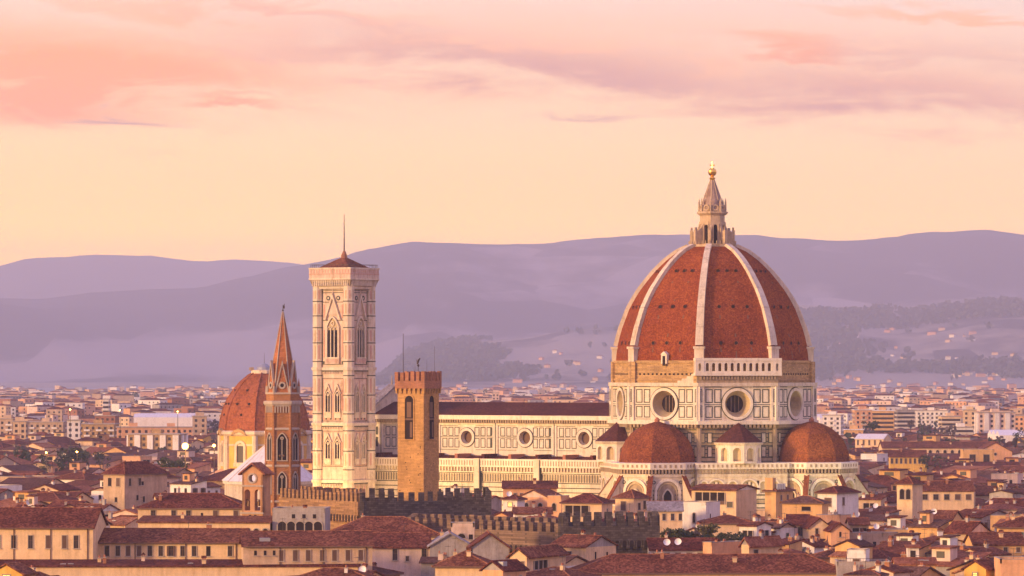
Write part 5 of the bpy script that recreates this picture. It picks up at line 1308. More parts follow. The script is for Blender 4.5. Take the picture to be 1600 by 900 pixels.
H(808, 22, 12, 781, 20.8, -30, roof='hip', rise=1.0, wall='white', fw=[(0.5, 1.2, 1.2, 1.2, 'lit')], label='small white house with one lit window at the end of the long dark battlements', chim=0, dish=1)
H(877, 22, 12, 779, 21.4, -32, roof='flat', wall='peach', fw=[(0.5, 2.2, 1.2, 2.0, 'arch')], label='narrow peach house with one arched opening left of the loggia house', chim=1)
H(940, 62, 17, 787, 21.3, -19, roof='hip', rise=2.2, wall='cream', fw=[(0.38, 1.9, 6.3, 2.8, 'loggia')], sw=[(0.5, 2.0, 0.7, 1.2, 'glass')], label='cream house with dark open loggia under a wide hip roof, before the cathedral apse', chim=0)
H(990, 29, 24, 779, 22.2, -38, roof='hip', rise=1.9, wall='cream', side='white', fw=[(0.45, 1.9, 1.5, 2.3, 'brown')], sw=[(0.35, 2.0, 1.0, 1.7, 'glass'), (0.7, 1.7, 1.0, 2.0, 'glass')], label='small cream tower house with pyramid roof below the left cathedral apse', chim=0, name='tower_house')
H(1066, 53, 0, 798, 20.2, 0, 9, roof='gx', rise=2.0, wall='cream', tile='slate', fw=hw(1014, 52, [1038, 1051, 1063], 1.5, 0.75, 1.6, 'glass'), label='low cream house with greyish roof touching the plain white cube house', chim=0)
H(1103, 37, 22, 789, 21.2, -30, roof='flat', wall='white', side='white', fw=[(0.5, 3.2, 0.7, 2.4, 'arch')], sw=[(0.3, 2.8, 0.5, 1.2, 'slit')], label='plain white cube house with one slit window and flat roof', chim=0)
H(1150, 70, 32, 766, 24.4, -30, roof='gx', rise=1.0, wall='cream', side='white', fw=[(0.42, 2.1, 8.5, 3.0, 'loggia'), (0.86, 3.6, 1.6, 1.4, 'glass')], label='modern house with long glazed terrace behind the plain white cube house', chim=0, over=0.9)
H(1212, 17, 27, 768, 24.3, -33, roof='hip', rise=0.8, wall='ochre', side='cream', sw=[(0.3, 1.6, 0.7, 1.3, 'brown'), (0.68, 1.6, 0.7, 1.3, 'brown')], label='narrow ochre tower house with steel water tanks on top', chim=0, extra=tanks, name='tower_house')
H(1307, 30, 34, 771, 24, -36, roof='hip', rise=1.4, wall='white', side='white', fw=[(0.55, 2.2, 1.9, 2.1, 'brown')], sw=[(0.3, 2.0, 0.9, 1.9, 'brown')], label='pinkish white house with hip roof under the right cathedral apse', chim=1)
H(1284, 62, 10, 787, 22.6, -15, roof='hip', rise=1.5, wall='ochre', fw=[(0.6, 1.2, 2.2, 1.0, 'dark')], tile='tile_old', label='dark hip roof over ochre wall, left of the pinkish white house', chim=1)
H(1170, 12, 52, 851, 20.0, -42, roof='gy', rise=1.2, wall='cream', side='grey', tile='tile_new', sw=[(0.2, 2.0, 1.3, 1.9, 'glass')], label='orange roofed house with long grey side wall right of the dark trees', chim=1)
H(1263, 33, 0, 820, 20, -4, 12, roof='gx', rise=1.9, wall='pink', fw=[(0.25, 1.7, 0.7, 1.8, 'glass'), (0.62, 1.5, 1.1, 2.0, 'glass')], label='faded pink house with two windows left of the cream gable', chim=0, ant=1)
H(1298, 34, 0, 824, 19.8, 4, 14, roof='gy', rise=1.9, wall='cream', fw=[(0.35, 1.2, 0.6, 2.0, 'glass')], label='cream gable house with one tall slit window', chim=0)
H(1327, 29, 0, 829, 19.4, 4, 13, roof='gy', rise=1.5, wall='peach', fw=[(0.5, 0.8, 0.45, 1.1, 'slit')], label='peach gable house touching the cream gable with slit window', chim=0)
H(1357, 29, 0, 820, 19.9, 0, 10, roof='gx', rise=1.2, wall='tan', fw=[(0.5, 1.9, 3.4, 2.4, 'loggia')], label='roof with dark open loft right of the peach gable house', chim=1)
H(1326, 428, 0, 896, 16.6, 1, 15, roof='hip', rise=3.1, wall='ochre', fw=[('row', 9, 1.4, 1.2, 1.5, 'dark')], label='very long red hip roof along the bottom edge below the trees', chim=5, ant=3, name='long_palazzo')
H(1352, 29, 7, 865, 20.4, -12, roof='flat', wall='white', fw=[(0.5, 1.6, 1.2, 1.2, 'brown')], label='pink rooftop room with brown shutters at the end of the long red roof', chim=0)
H(1392, 84, 0, 884, 18.3, -2, 10, roof='flat', wall='grey', label='flat grey roof terrace with iron railing in front of the pink rooftop room', chim=0, extra=parapet_rail)
H(915, 56, 48, 855, 19.7, -36, roof='gx', rise=1.9, wall='cream', side='grey', fw=[(0.55, 1.4, 1.0, 1.0, 'glass'), (0.2, 1.4, 0.8, 1.0, 'glass')], sw=[(0.32, 1.9, 0.5, 1.8, 'slit'), (0.7, 1.9, 0.5, 1.5, 'slit')], label='house with pale grey gable end below the short dark battlements', chim=2, ant=1)
H(1120, 104, 0, 859, 18.6, 2, 11, roof='gx', rise=1.9, wall='white', fw=[('row', 6, 1.1, 1.0, 1.0, 'glass')], label='long red roof with yellow awnings below the dark trees', chim=2, dish=2, extra=awning([(-0.05, 2.4, 'awning'), (0.32, 2.2, 'awning'), (0.12, 2.4, 'clay')]))
H(1112, 14, 50, 853, 19.6, -50, roof='flat', wall='peach', side='white', label='blank white wall with flat top, left of the orange roofed house', chim=2)
H(1425, 24, 16, 757, 25, -33, roof='hip', rise=1.8, wall='cream', side='tan', fw=[(0.35, 2.5, 1.3, 2.6, 'arch'), (0.75, 2.5, 1.3, 2.6, 'arch')], label='square cream tower house with two arched openings right of the cathedral', chim=0, name='tower_house')
H(1486, 46, 17, 813, 20, -20, roof='gx', rise=1.9, wall='ochre', fw=[(0.32, 1.8, 0.9, 1.5, 'dark'), (0.78, 1.7, 1.8, 1.7, 'dark')], label='ochre house with gable end and two dark windows behind the low ochre wall', chim=0, dish=1)
H(1472, 90, 6, 833, 18.2, -6, 8, roof='flat', wall='ochre', label='long low blank ochre wall with flat top, lower right', chim=3, dish=1)
H(1521, 84, 0, 767, 20.5, 0, 13, roof='gx', rise=2.4, wall='cream', fw=[('row', 5, 1.7, 1.4, 1.5, 'glass')], label='long cream house with shallow windows right of the square cream tower house', chim=2)
H(1513, 38, 34, 833, 19.2, -42, roof='gx', rise=2.2, wall='tan', side='pink', fw=[(0.3, 1.6, 1.6, 2.0, 'loggia')], sw=[(0.28, 1.4, 0.8, 1.5, 'glass')], label='pink gable end with one window right of the ochre house', chim=1)
H(1640, 78, 0, 825, 20.6, -3, 13, roof='hip', rise=2.0, wall='ochre', fw=[(0.42, 1.9, 1.2, 2.0, 'green'), (0.8, 1.9, 1.2, 2.0, 'green')], label='ochre house with green shutters cut by the right edge', chim=1)
H(1600, 78, 0, 851, 19.0, 3, 12, roof='gx', rise=2.1, wall='ochre', fw=[('row', 4, 1.0, 0.8, 1.0, 'glass')], label='ochre house below the one with green shutters', chim=1, ant=2)
H(1645, 82, 0, 880, 20.3, 0, 10, roof='flat', wall='peach', label='flat peach rooftop cut by the lower right corner', chim=0, ant=1)
H(1540, 34, 20, 889, 18.9, -30, roof='gy', rise=1.3, wall='yellow', fw=[(0.5, 1.2, 0.9, 1.2, 'lit')], label='gabled house coloured yellow for lamplight at the bottom edge, lower right', chim=1)  # yellow plaster stands in for lamplight falling here
H(36, 50, 20, 897, 18.6, -25, roof='gy', rise=1.6, wall='yellow', fw=[(0.5, 0.6, 1.6, 1.0, 'lit')], label='yellow lit gable at the very bottom left corner', chim=0)
H(560, 590, 0, 885, 18.3, 1, 8, roof='shed', rise=0.7, wall='cream', label='long low lean-to roof running along the foot of the long cream wings', chim=4, ant=1, lights=3)
# further off, to the right
H(1447, 57, 0, 714, 17, -3, 12, roof='gx', rise=2.6, wall='yellow', fw=[('row', 8, 1.7, 0.9, 2.2, 'glass')], label='yellow school like house with eight tall windows, right of the cathedral dome', chim=1)
H(1562, 182, 0, 700, 16, 2, 16, roof='gx', rise=2.8, wall='cream', fw=[('row', 16, 1.9, 1.4, 1.8, 'arch')], label='very long red roof with a row of arches behind the yellow school like house', chim=2, name='long_palazzo')
H(1581, 52, 0, 706, 18.2, 2, 16, roof='gy', rise=4.0, wall='peach', fw=[(0.5, 1.0, 1.2, 1.2, 'round')], name='church', cat='church', label='pale peach church gable with a small round window at far right', chim=0)
H(1553, 48, 0, 705, 19.0, 0, 12, roof='flat', wall='ochre', fw=[(0.3, 3.5, 2.6, 4.2, 'glass'), (0.75, 3.5, 2.6, 4.2, 'glass')], label='boxy ochre block with two tall windows beside the peach church gable', chim=0)
H(1380, 44, 12, 686, 18, -25, roof='gx', rise=2.4, wall='cream', fw=[('row', 5, 1.9, 0.9, 2.6, 'glass')], label='cream hall with white roof just right of the right cathedral apse', tile='white_roof', chim=0)

# apartment blocks on the plain
def apartment(x0, x1, ye, h, wall, label, fl=6, col=None, yaw=0, kind='grid', top=None, D=14):
    d = (CAMZ - h) * F / (ye - HY); s = F / d; W = (x1 - x0) / s; x = wx((x0 + x1) / 2, d)
    root = thing('apartment_block', label, 'apartment block', (x, d + D / 2, 0), R(yaw), 'apartment blocks on the plain')
    mb = MB(); mb.box(-W / 2, W / 2, -D / 2, D / 2, 0, h, wall); mb.build('wall', root)
    r = MB(); r.box(-W / 2 - 0.6, W / 2 + 0.6, -D / 2 - 0.6, D / 2 + 0.6, h, h + 0.5, top or 'stone'); r.box(-2.5, 2.5, -2.5, 2.5, h + 0.5, h + 2.6, wall); r.build('roof', root)
    fm = MB()
    nfl = int((h - 3) / 3.1)
    for f_, L in ((Fr(0, 0, R(-90), D / 2), W / 2), (Fr(0, 0, 0, W / 2), D / 2), (Fr(0, 0, R(180), W / 2), D / 2)):
        n = max(2, int(2 * L / 3.2)); st = 2 * L / n
        for q in range(n):
            c = -L + (q + 0.5) * st
            if kind == 'bands' and q % 2: fm.fbox(f_, c - st * 0.45, c + st * 0.45, 2, h - 0.3, 0.0, 0.8, col or 'white'); continue
            for k in range(nfl):
                z = h - 3.0 - k * 3.1
                if kind == 'strip': continue
                fm.fbox(f_, c - 0.75, c + 0.75, z, z + 1.6, 0.0, 0.05, 'glass')
                if kind == 'balcony' and q % 2: fm.fbox(f_, c - st * 0.48, c + st * 0.48, z - 0.9, z + 0.1, 0.05, 1.1, col or 'white')
        if kind in ('strip', 'balcony'):
            for k in range(nfl):
                z = h - 3.0 - k * 3.1
                if kind == 'strip': fm.fbox(f_, -L * 0.96, L * 0.96, z, z + 1.5, 0.0, 0.05, 'glass'); fm.fbox(f_, -L, L, z - 1.2, z - 0.1, 0.0, 0.5, col or wall)
    fm.build('balconies_and_windows' if kind == 'balcony' else 'window_front', root); DENTS.append((x, d + D / 2, max(W, D) / 2, W, D, yaw))
AP = [(0, 22, 655, 24, 'tan', 'tan block cut by the left edge', 'balcony'), (19, 39, 659, 25, 'cream', 'narrow cream block near the left edge with few openings', 'grid'), (39, 104, 660, 22, 'tan', 'wide beige block left of the big dark tree', 'balcony'),
      (104, 124, 657, 26, 'white', 'white block with blank upper wall above the big dark tree', 'grid'), (124, 181, 663, 23, 'brown', 'long brown block right above the big dark tree', 'balcony'), (181, 232, 668, 22, 'peach', 'pinkish block between the big dark tree and the white striped block', 'grid'),
      (203, 286, 679, 21, 'brown', 'long brown block with white vertical stripes beside the bright lamp', 'bands'), (300, 322, 651, 27, 'tan', 'tan block left of the red domed chapel', 'grid'), (150, 182, 650, 24, 'brickred', 'reddish block behind the long brown block', 'grid'),
      (232, 300, 668, 19, 'peach', 'low reddish block right above the white striped block', 'grid'),
      (1288, 1317, 649, 24, 'white', 'white block just right of the dome drum', 'balcony'), (1335, 1362, 641, 26, 'peach', 'peach block with bright white roof', 'balcony'), (1362, 1398, 642, 25, 'ochre', 'orange block right of the peach block with white roof', 'strip'),
      (1400, 1428, 641, 24, 'grey', 'dark grey block behind the cypress', 'strip'), (1428, 1484, 642, 23, 'white', 'long whitish block with rows of balconies right of the cypress', 'balcony'), (1470, 1500, 651, 22, 'cream', 'small cream block below the long whitish block', 'strip'),
      (1506, 1527, 641, 27, 'cream', 'slim cream block left of the lilac tower block', 'grid'), (1527, 1585, 645, 27, 'pink', 'broad lilac tower block with two dark vertical slots', 'bands'), (1588, 1640, 650, 23, 'peach', 'peach block cut by the right edge', 'grid'),
      (1484, 1520, 668, 18, 'white', 'low white office block with dark window bands', 'strip'), (1320, 1350, 672, 18, 'ochre', 'low ochre block above the cream hall with white roof', 'grid')]
for i, (a, b, ye, h, w, lb, kd) in enumerate(AP):
    apartment(a, b, ye, h, w, lb, kind=kd, yaw=(-6, 5, -12, 3)[i % 4], top='white_roof' if 'white roof' in lb else None, col='white' if kd == 'bands' else ('marble' if i % 2 else None))
apartment(769, 780, 614, 32, 'pink', 'lone pale tower far off above the nave roof', kind='grid', D=12)
apartment(161, 170, 624, 34, 'white', 'lone white round topped tower in the haze at left', kind='strip', D=14)
def warehouse(x0, x1, ye, h, label):
    d = (CAMZ - h) * F / (ye - HY); W = (x1 - x0) * d / F; x = wx((x0 + x1) / 2, d); root = thing('warehouse', label, 'warehouse', (x, d + 25, 0), R(1))
    mb = MB(); mb.box(-W / 2, W / 2, -25, 25, 0, h, 'white'); mb.build('wall', root); r = MB()
    for q in range(3): r.prism(Fr(0, 0, 0, -W / 2), [(-25 + q * 16.6, h), (-25 + (q + 1) * 16.6, h), (-25 + (q + .5) * 16.6, h + 2.4)], 0, W, 'white_roof')
    r.build('roof', root)
warehouse(208, 302, 652, 21, 'long white sheet roofed hall on the plain at left'); warehouse(1280, 1312, 653, 20, 'white roofed hall just behind the dome drum at right'); warehouse(1560, 1600, 680, 19, 'low white roofed hall at the right edge')

# trees
for (px, ytop, d, h, r, lb, kd, lf, n) in [
    (117, 684, 1900, 24.5, 6.8, 'big dark round tree among the apartment blocks at left', 'broad', 'leaf_dark', 900), (102, 694, 1880, 21.5, 4.5, 'dark tree leaning against the big round one on its left', 'broad', 'leaf_dark', 500), (134, 697, 1890, 20.5, 4.0, 'lower dark tree against the right of the big round one', 'broad', 'leaf_dark', 500),
    (160, 701, 1900, 19.5, 4.0, 'small dark tree right of the big round tree group', 'broad', 'leaf_dark', 300), (70, 705, 1750, 21, 3.4, 'small dark tree left of the big round tree group', 'broad', 'leaf_dark', 300), (270, 712, 1600, 22, 6.5, 'flat dark tree under the bright lamp', 'pine', 'leaf_dark', 400),
    (30, 690, 2000, 21.5, 3.5, 'dark tree near the left edge before the cream block', 'broad', 'leaf_dark', 300),
    (1363, 656, 2300, 27.8, 5.6, 'umbrella pine above the cream hall', 'pine', 'leaf_dark', 500), (1437, 648, 2450, 28.9, 3.4, 'tall dark cypress before the balconied block', 'cone', 'leaf_dark', 500), (1443, 703, 1850, 20.2, 3.6, 'dark tree between the yellow house and the very long roof', 'broad', 'leaf_dark', 300),
    (1470, 706, 1860, 19.2, 3.6, 'second dark tree before the very long roof', 'broad', 'leaf_dark', 300), (1322, 702, 1900, 19.6, 2.4, 'small dark tree beside the right apse dome', 'broad', 'leaf_dark', 200), (1595, 664, 2300, 25, 5, 'dark tree at the right edge by the low white hall', 'broad', 'leaf_dark', 300),
    (1052, 824, 925, 21.1, 2.6, 'olive tree left of the plain white cube house garden', 'broad', 'leaf_olive', 600), (1066, 826, 915, 21.3, 2.6, 'darker tree in the middle below the plain white cube house', 'broad', 'leaf_dark', 600), (1082, 823, 925, 21.2, 2.4, 'bare twiggy tree directly below the white cube house', 'broad', 'leaf_bare', 600),
    (1108, 817, 945, 21.6, 2.4, 'olive tree right under the corner of the white cube house', 'broad', 'leaf_olive', 600), (1131, 828, 905, 21.6, 2.8, 'bright olive tree right of the white cube house', 'broad', 'leaf_olive', 600), (1150, 826, 910, 21.4, 2.8, 'rightmost dark tree beside the orange roofed house', 'broad', 'leaf_dark', 700), (1118, 832, 890, 21.5, 2.2, 'low dark tree in front of the other trees by the white wall', 'broad', 'leaf_dark', 400)]:
    tree(wx(px, d), d, 0, CAMZ - (ytop - HY) / F * d + (0.8 if d < 1000 else 0), r * (1.35 if d < 1000 else 1), lb, kd, lf, n * (2 if d < 1000 else 1), seed=int(px), name='cypress' if kd == 'cone' else 'pine_tree' if kd == 'pine' else 'tree')

# ------------------------------------------------------------------ the rest of the old town
GA = R(-32.7)
KEEP = [(x, y, W / 2, D / 2, R(yaw)) for (x, y, r, W, D, yaw) in DENTS]
def keep_px(px, d, hwid, hdep, ang=0.0): KEEP.append((wx(px, d), d, hwid, hdep, ang))
_a = cath_world(-30, 0); KEEP.append((_a[0], _a[1], 92, 38, CRZ))
_a = cath_world(-118, -10); KEEP.append((_a[0], _a[1], 46, 42, CRZ))
_a = cath_world(30, -5); KEEP.append((_a[0], _a[1], 26, 46, CRZ))
keep_px(655, 960, 5, 5); keep_px(442, 985, 5, 5); keep_px(413, 1600, 32, 26); keep_px(401, 930, 3.5, 3.5)
keep_px(500, 975, 14, 28); keep_px(665, 965, 17, 20); keep_px(760, 900, 20, 22, R(6)); keep_px(950, 885, 13, 14)
keep_px(1085, 925, 9, 14); keep_px(1130, 915, 9, 18); keep_px(115, 1850, 16, 60)
for _q in ((-112, -58), (-112, -50), (-78, -42), (-88, -46), (-66, -46), (-44, -46), (-14, -66), (36, -52), (70, -26)):
    _a = cath_world(*_q); KEEP.append((_a[0], _a[1], 6, 6, CRZ))
keep_px(1105, 880, 8, 22); keep_px(1098, 1015, 8, 32); keep_px(1445, 1800, 14, 40)
def hits(x, y, W, D, ang, m=0.6):
    c, s = math.cos(ang), math.sin(ang)
    P = [(x + a * c - b * s, y + a * s + b * c) for a in (-W / 2, 0, W / 2) for b in (-D / 2, 0, D / 2)]
    for (kx, ky, hw_, hd, ka) in KEEP:
        if abs(kx - x) > hw_ + hd + W + D or abs(ky - y) > hw_ + hd + W + D: continue
        ck, sk = math.cos(-ka), math.sin(-ka)
        for px, py in P:
            dx, dy = px - kx, py - ky
            if abs(dx * ck - dy * sk) < hw_ + m and abs(dx * sk + dy * ck) < hd + m: return True
        for a in (-hw_, 0, hw_):
            for b in (-hd, 0, hd):
                qx, qy = kx + a * math.cos(ka) - b * math.sin(ka) - x, ky + a * math.sin(ka) + b * math.cos(ka) - y
                if abs(qx * c + qy * s) < W / 2 + m and abs(-qx * s + qy * c) < D / 2 + m: return True
    return False

WALLS = ['cream'] * 7 + ['ochre'] * 3 + ['peach'] * 4 + ['white'] * 7 + ['pink'] * 5 + ['tan'] * 4 + ['yellow'] * 1 + ['grey'] * 2 + ['stonewall']
TILES = ['tile'] * 5 + ['tile_old'] * 3 + ['tile_new'] * 2
rg = random.Random(2024)
CAND = []
def candidates():
    yy = 735.0
    row = 0
    # rows run across the view; each lot is turned to the old street grid
    while yy < 2650:
        near = yy < 1300
        sx = 11.4 if yy < 1000 else (13.6 if yy < 1400 else 20.0)
        sy = 12.8 if yy < 1000 else (15.0 if yy < 1400 else 25.0)
        half = 0.1185 * yy * 1.10 + 14
        n = int(2 * half / sx)
        for i in range(n):
            x = -half + (i + 0.5 + (0.5 if row % 2 else 0)) * sx + rg.uniform(-2, 2); y = yy + rg.uniform(-3, 3)
            ang = GA + R(rg.gauss(0, 5)) + (R(35) if rg.random() < 0.16 else 0)
            W = sx * rg.uniform(0.6, 1.15); D = sy * rg.uniform(0.5, 0.95)
            h = rg.uniform(10.6, 17.9) if yy < 1250 else (rg.uniform(10, 18.0) if yy < 1550 else rg.uniform(8, 13.5))
            if rg.random() < 0.16: h = min(h + 3.0, 20.5 if yy < 1550 else 15.5); W *= 0.6; D *= 0.6
            if yy < 850 and x < -15: h = min(h, 16.8)
            rf = rg.choices(['hip', 'gx', 'gy', 'shed', 'flat'], [2.6, 3.8, 3.4, 1.6, 1.6])[0]
            spec = dict(x=x, y=y, ang=ang, W=W, D=D, h=h, roof=rf, wall=rg.choice(WALLS), tile=rg.choice(TILES), rise=min(W, D) * rg.uniform(0.13, 0.21), seed=rg.randrange(10 ** 6), chim=rg.choice((0, 1, 1, 2)), ant=1 if rg.random() < 0.6 else 0, dish=1 if rg.random() < 0.12 else 0)
            if y < 812 and 870 < 800 + x / y * F < 1345: continue
            if hits(x, y, W, D, ang, 0.3): 
                W *= 0.6; D *= 0.6
                if hits(x, y, W, D, ang, 0.2): continue
                spec['W'], spec['D'] = W, D; spec['rise'] = min(W, D) * 0.18
            CAND.append(spec)
        yy += sy; row += 1
candidates()

def mass_house(mb, s):
    """one house inside the far town sheet of roofs; same look, less detail"""
    c, q = math.cos(s['ang']), math.sin(s['ang']); W2, D2, h, r = s['W'] / 2, s['D'] / 2, s['h'], s['rise']
    def P(a, b, z): return (s['x'] + a * c - b * q, s['y'] + a * q + b * c, z)
    w, t = s['wall'], s['tile']
    for (a0, b0, a1, b1) in ((-W2, -D2, W2, -D2), (W2, -D2, W2, D2), (W2, D2, -W2, D2), (-W2, D2, -W2, -D2)):
        mb.face([P(a0, b0, 0), P(a1, b1, 0), P(a1, b1, h), P(a0, b0, h)], w)
    o = 0.5; A, B = W2 + o, D2 + o; z = h - 0.1
    if s['roof'] == 'flat' or r < 0.1:
        mb.face([P(-W2, -D2, h), P(W2, -D2, h), P(W2, D2, h), P(-W2, D2, h)], 'slate')
    elif s['roof'] == 'hip':
        L = max(0, W2 - D2); K_ = max(0, D2 - W2); T = [P(-L, -K_, h + r), P(L, K_, h + r)]
        if W2 >= D2: F_ = [[(-A, -B), (A, -B), 1, 0], [(A, -B), (A, B), 1], [(A, B), (-A, B), 0, 1], [(-A, B), (-A, -B), 0]]
        else: F_ = [[(-A, -B), (A, -B), 0], [(A, -B), (A, B), 1, 0], [(A, B), (-A, B), 1], [(-A, B), (-A, -B), 0, 1]]
        for f in F_: mb.face([P(*k, z) if isinstance(k, tuple) else T[k] for k in f], t)
        mb.face([P(-A, -B, z), P(-A, B, z), P(A, B, z), P(A, -B, z)], 'wood')
    elif s['roof'] == 'gx':
        mb.face([P(-A, -B, z), P(A, -B, z), P(A, 0, h + r), P(-A, 0, h + r)], t); mb.face([P(A, B, z), P(-A, B, z), P(-A, 0, h + r), P(A, 0, h + r)], t)
        for a in (-W2, W2): mb.face([P(a, -D2, h), P(a, D2, h), P(a, 0, h + r - 0.1)], w)
    elif s['roof'] == 'gy':
        mb.face([P(-A, B, z), P(-A, -B, z), P(0, -B, h + r), P(0, B, h + r)], t); mb.face([P(A, -B, z), P(A, B, z), P(0, B, h + r), P(0, -B, h + r)], t)
        for b in (-D2, D2): mb.face([P(-W2, b, h), P(W2, b, h), P(0, b, h + r - 0.1)], w)
    else:
        mb.face([P(-A, -B, z), P(A, -B, z), P(A, B, h + r), P(-A, B, h + r)], t)
        mb.face([P(-W2, D2, h), P(W2, D2, h), P(W2, D2, h + r - 0.1), P(-W2, D2, h + r - 0.1)], w)
        mb.face([P(W2, -D2, h), P(W2, D2, h), P(W2, D2, h + r - 0.1)], w); mb.face([P(-W2, -D2, h), P(-W2, D2, h), P(-W2, D2, h + r - 0.1)], w)
    rn = random.Random(s['seed'])
    for (ax, L, off) in (('f', W2, D2), ('r', D2, W2)):
        n = max(1, int(2 * L / 3.4))
        for lv in (0, 1):
            zz = h - 1.9 - lv * 3.4
            for i in range(n):
                if rn.random() < 0.25: continue
                u = -L + (i + 0.5) * 2 * L / n
                if ax == 'f': mb.face([P(u - .45, -off - .04, zz - .8), P(u + .45, -off - .04, zz - .8), P(u + .45, -off - .04, zz + .8), P(u - .45, -off - .04, zz + .8)], 'glass')
                else: mb.face([P(off + .04, u - .45, zz - .8), P(off + .04, u + .45, zz - .8), P(off + .04, u + .45, zz + .8), P(off + .04, u - .45, zz + .8)], 'glass')

SHOW = set()   # filled from a table: the houses of the old town that show in the photograph
SHOW = set([39,51,57,62,64,68,70,71,72,81,85,102,103,110,125,143,145,158,159,160,161,175,186,216,219,238,240,251,252,254,269,270,277,284,319,337,340,371,374,382,390,391,392,394,401,410,411,414,428,432,435,442,451,457,458,459,478,486,494,498,503,508,515,521,526,531,532,534,547,575,584,589,617,636,637,638,646,654,667,668,672,680,682,683,689,701,732,752,753,754,768,769,797,800,806,809,827,828,832,846,847,851,854,874,875,886,887,891,892,894,896,905,906,907,911,926,928,932,933,937,948,954,1048,1049,1053,1054,1057,1069,1080,1096,1097,1099,1101,1118,1119,1124,1125,1128,1142,1147,1180,1201,1205,1208,1223,1227,1228,1244,1245,1246,1266,1273,1274,1275,1291,1298,1324,1327,1343,1344,1345,1346,1352,1353,1374,1377,1378,1381,1382,1384,1397,1398,1399,1405,1408,1409,1426,1437,1464,1466,1482,1485,1490,1491,1492,1515,1517,1536,1544,1565,1574,1575,1578,1602,1631,1632,1653,1662,1665,1666,1696,1717,1718,1722,1724,1754,1755,1756,1778,1793,1817,1820,1840,1850,1874,1903,1904,1906,1916,1935,1937,1938,1944,1972,1979,2001,2004,2005,2012,2017,2036,2038,2046,2071,2120,2142])
ROOFN = {'hip': 'hip roofed', 'gx': 'gabled', 'gy': 'gable fronted', 'shed': 'lean-to roofed', 'flat': 'flat roofed'}
def proj(x, y, z): return 800 + x / y * F, HY + (CAMZ - z) / y * F
def generic_houses():
    shown = [i for i in range(len(CAND)) if i in SHOW]
    cells = {}
    for i in shown:
        s = CAND[i]; px, py = proj(s['x'], s['y'], s['h'])
        zones = [(165, 'by the left edge'), (340, 'left of the domed chapel'), (480, 'below the domed chapel'), (600, 'below the marble bell tower'), (790, 'below the plain stone tower'), (950, 'below the nave'), (1110, 'below the left apse'), (1230, 'below the middle of the dome'), (1350, 'below the right apse'), (1480, 'right of the cathedral'), (9999, 'by the right edge')]
        zi = next(k for k, (a, _) in enumerate(zones) if px < a)
        rows = [(700, 'farthest'), (735, 'far'), (765, 'upper'), (790, 'upper middle'), (815, 'middle'), (840, 'lower middle'), (868, 'lower'), (9999, 'bottom')]
        ri = next(k for k, (a, _) in enumerate(rows) if py < a)
        cells.setdefault((ri, zi), []).append((px, i)); s['cell'] = (rows[ri][1], zones[zi][1])
    ORD = ['first', 'second', 'third', 'fourth', 'fifth', 'sixth', 'seventh', 'eighth', 'ninth', 'tenth', 'eleventh', 'twelfth', 'thirteenth', 'fourteenth', 'fifteenth', 'sixteenth']
    for key, L in cells.items():
        L.sort()
        kinds = {}
        for px, i in L: kinds.setdefault((CAND[i]['wall'], CAND[i]['roof']), []).append(i)
        for (wl, rf), ids in kinds.items():
            for j, i in enumerate(ids):
                s = CAND[i]; row, zone = s['cell']
                pre = '' if len(ids) == 1 else ORD[min(j, 15)] + ' '
                s['label'] = f"{pre}{WALLN[wl]} {ROOFN[rf]} house in the {row} row {zone}"
    for i in shown:
        s = CAND[i]; rn = random.Random(s['seed'])
        near = s['y'] < 1250; fw = []; sw = []
        for lst, L in ((fw, s['W']), (sw, s['D'])):
            n = max(1, int(L / rn.uniform(2.8, 4.2)))
            if not near: n = min(n, 3)
            kd = rn.choice(['glass', 'brown', 'brown', 'green', 'open', 'dark']); ww = rn.uniform(0.8, 1.15); hh = rn.uniform(1.2, 1.9)
            if rn.random() < 0.12: lst.append((0.5, 2.1, L * 0.6, 2.3, 'loggia')); continue
            if rn.random() < 0.14: continue
            for q in range(n):
                if rn.random() < 0.2: continue
                lst.append(((q + 0.5) / n, 1.0 + hh / 2 + 0.2, ww, hh, kd))
        side = s['wall'] if rn.random() < 0.7 else rn.choice(WALLS)
        build_house(s['x'], s['y'], math.degrees(s['ang']), s['W'], s['D'], s['h'], s['roof'], s['rise'], s['wall'], s['tile'], fw, sw, (), s['chim'] + (1 if near else 0), s['ant'] if near else 0, s['dish'] if near else 0, annex=1 if near and rn.random() < 0.5 else 0, attic=1 if rn.random() < 0.2 and s['roof'] != 'flat' else 0, lights=rn.choice((0, 0, 0, 1, 2)) if s['roof'] in ('gx', 'hip') else 0, label=s['label'], group='red roofed houses of the old town', seed=s['seed'], side=side)
    mb = MB(); ids = []
    for i, s in enumerate(CAND):
        if i in SHOW: continue
        n0 = len(mb.f); mass_house(mb, s); ids += [i] * (len(mb.f) - n0)
    tag(mb.build('distant_houses'), 'closely packed small roofs filling the gaps between the nearer houses', 'houses', 'red roofed houses of the old town', 'stuff')
    return ids
MASS_IDS = generic_houses()

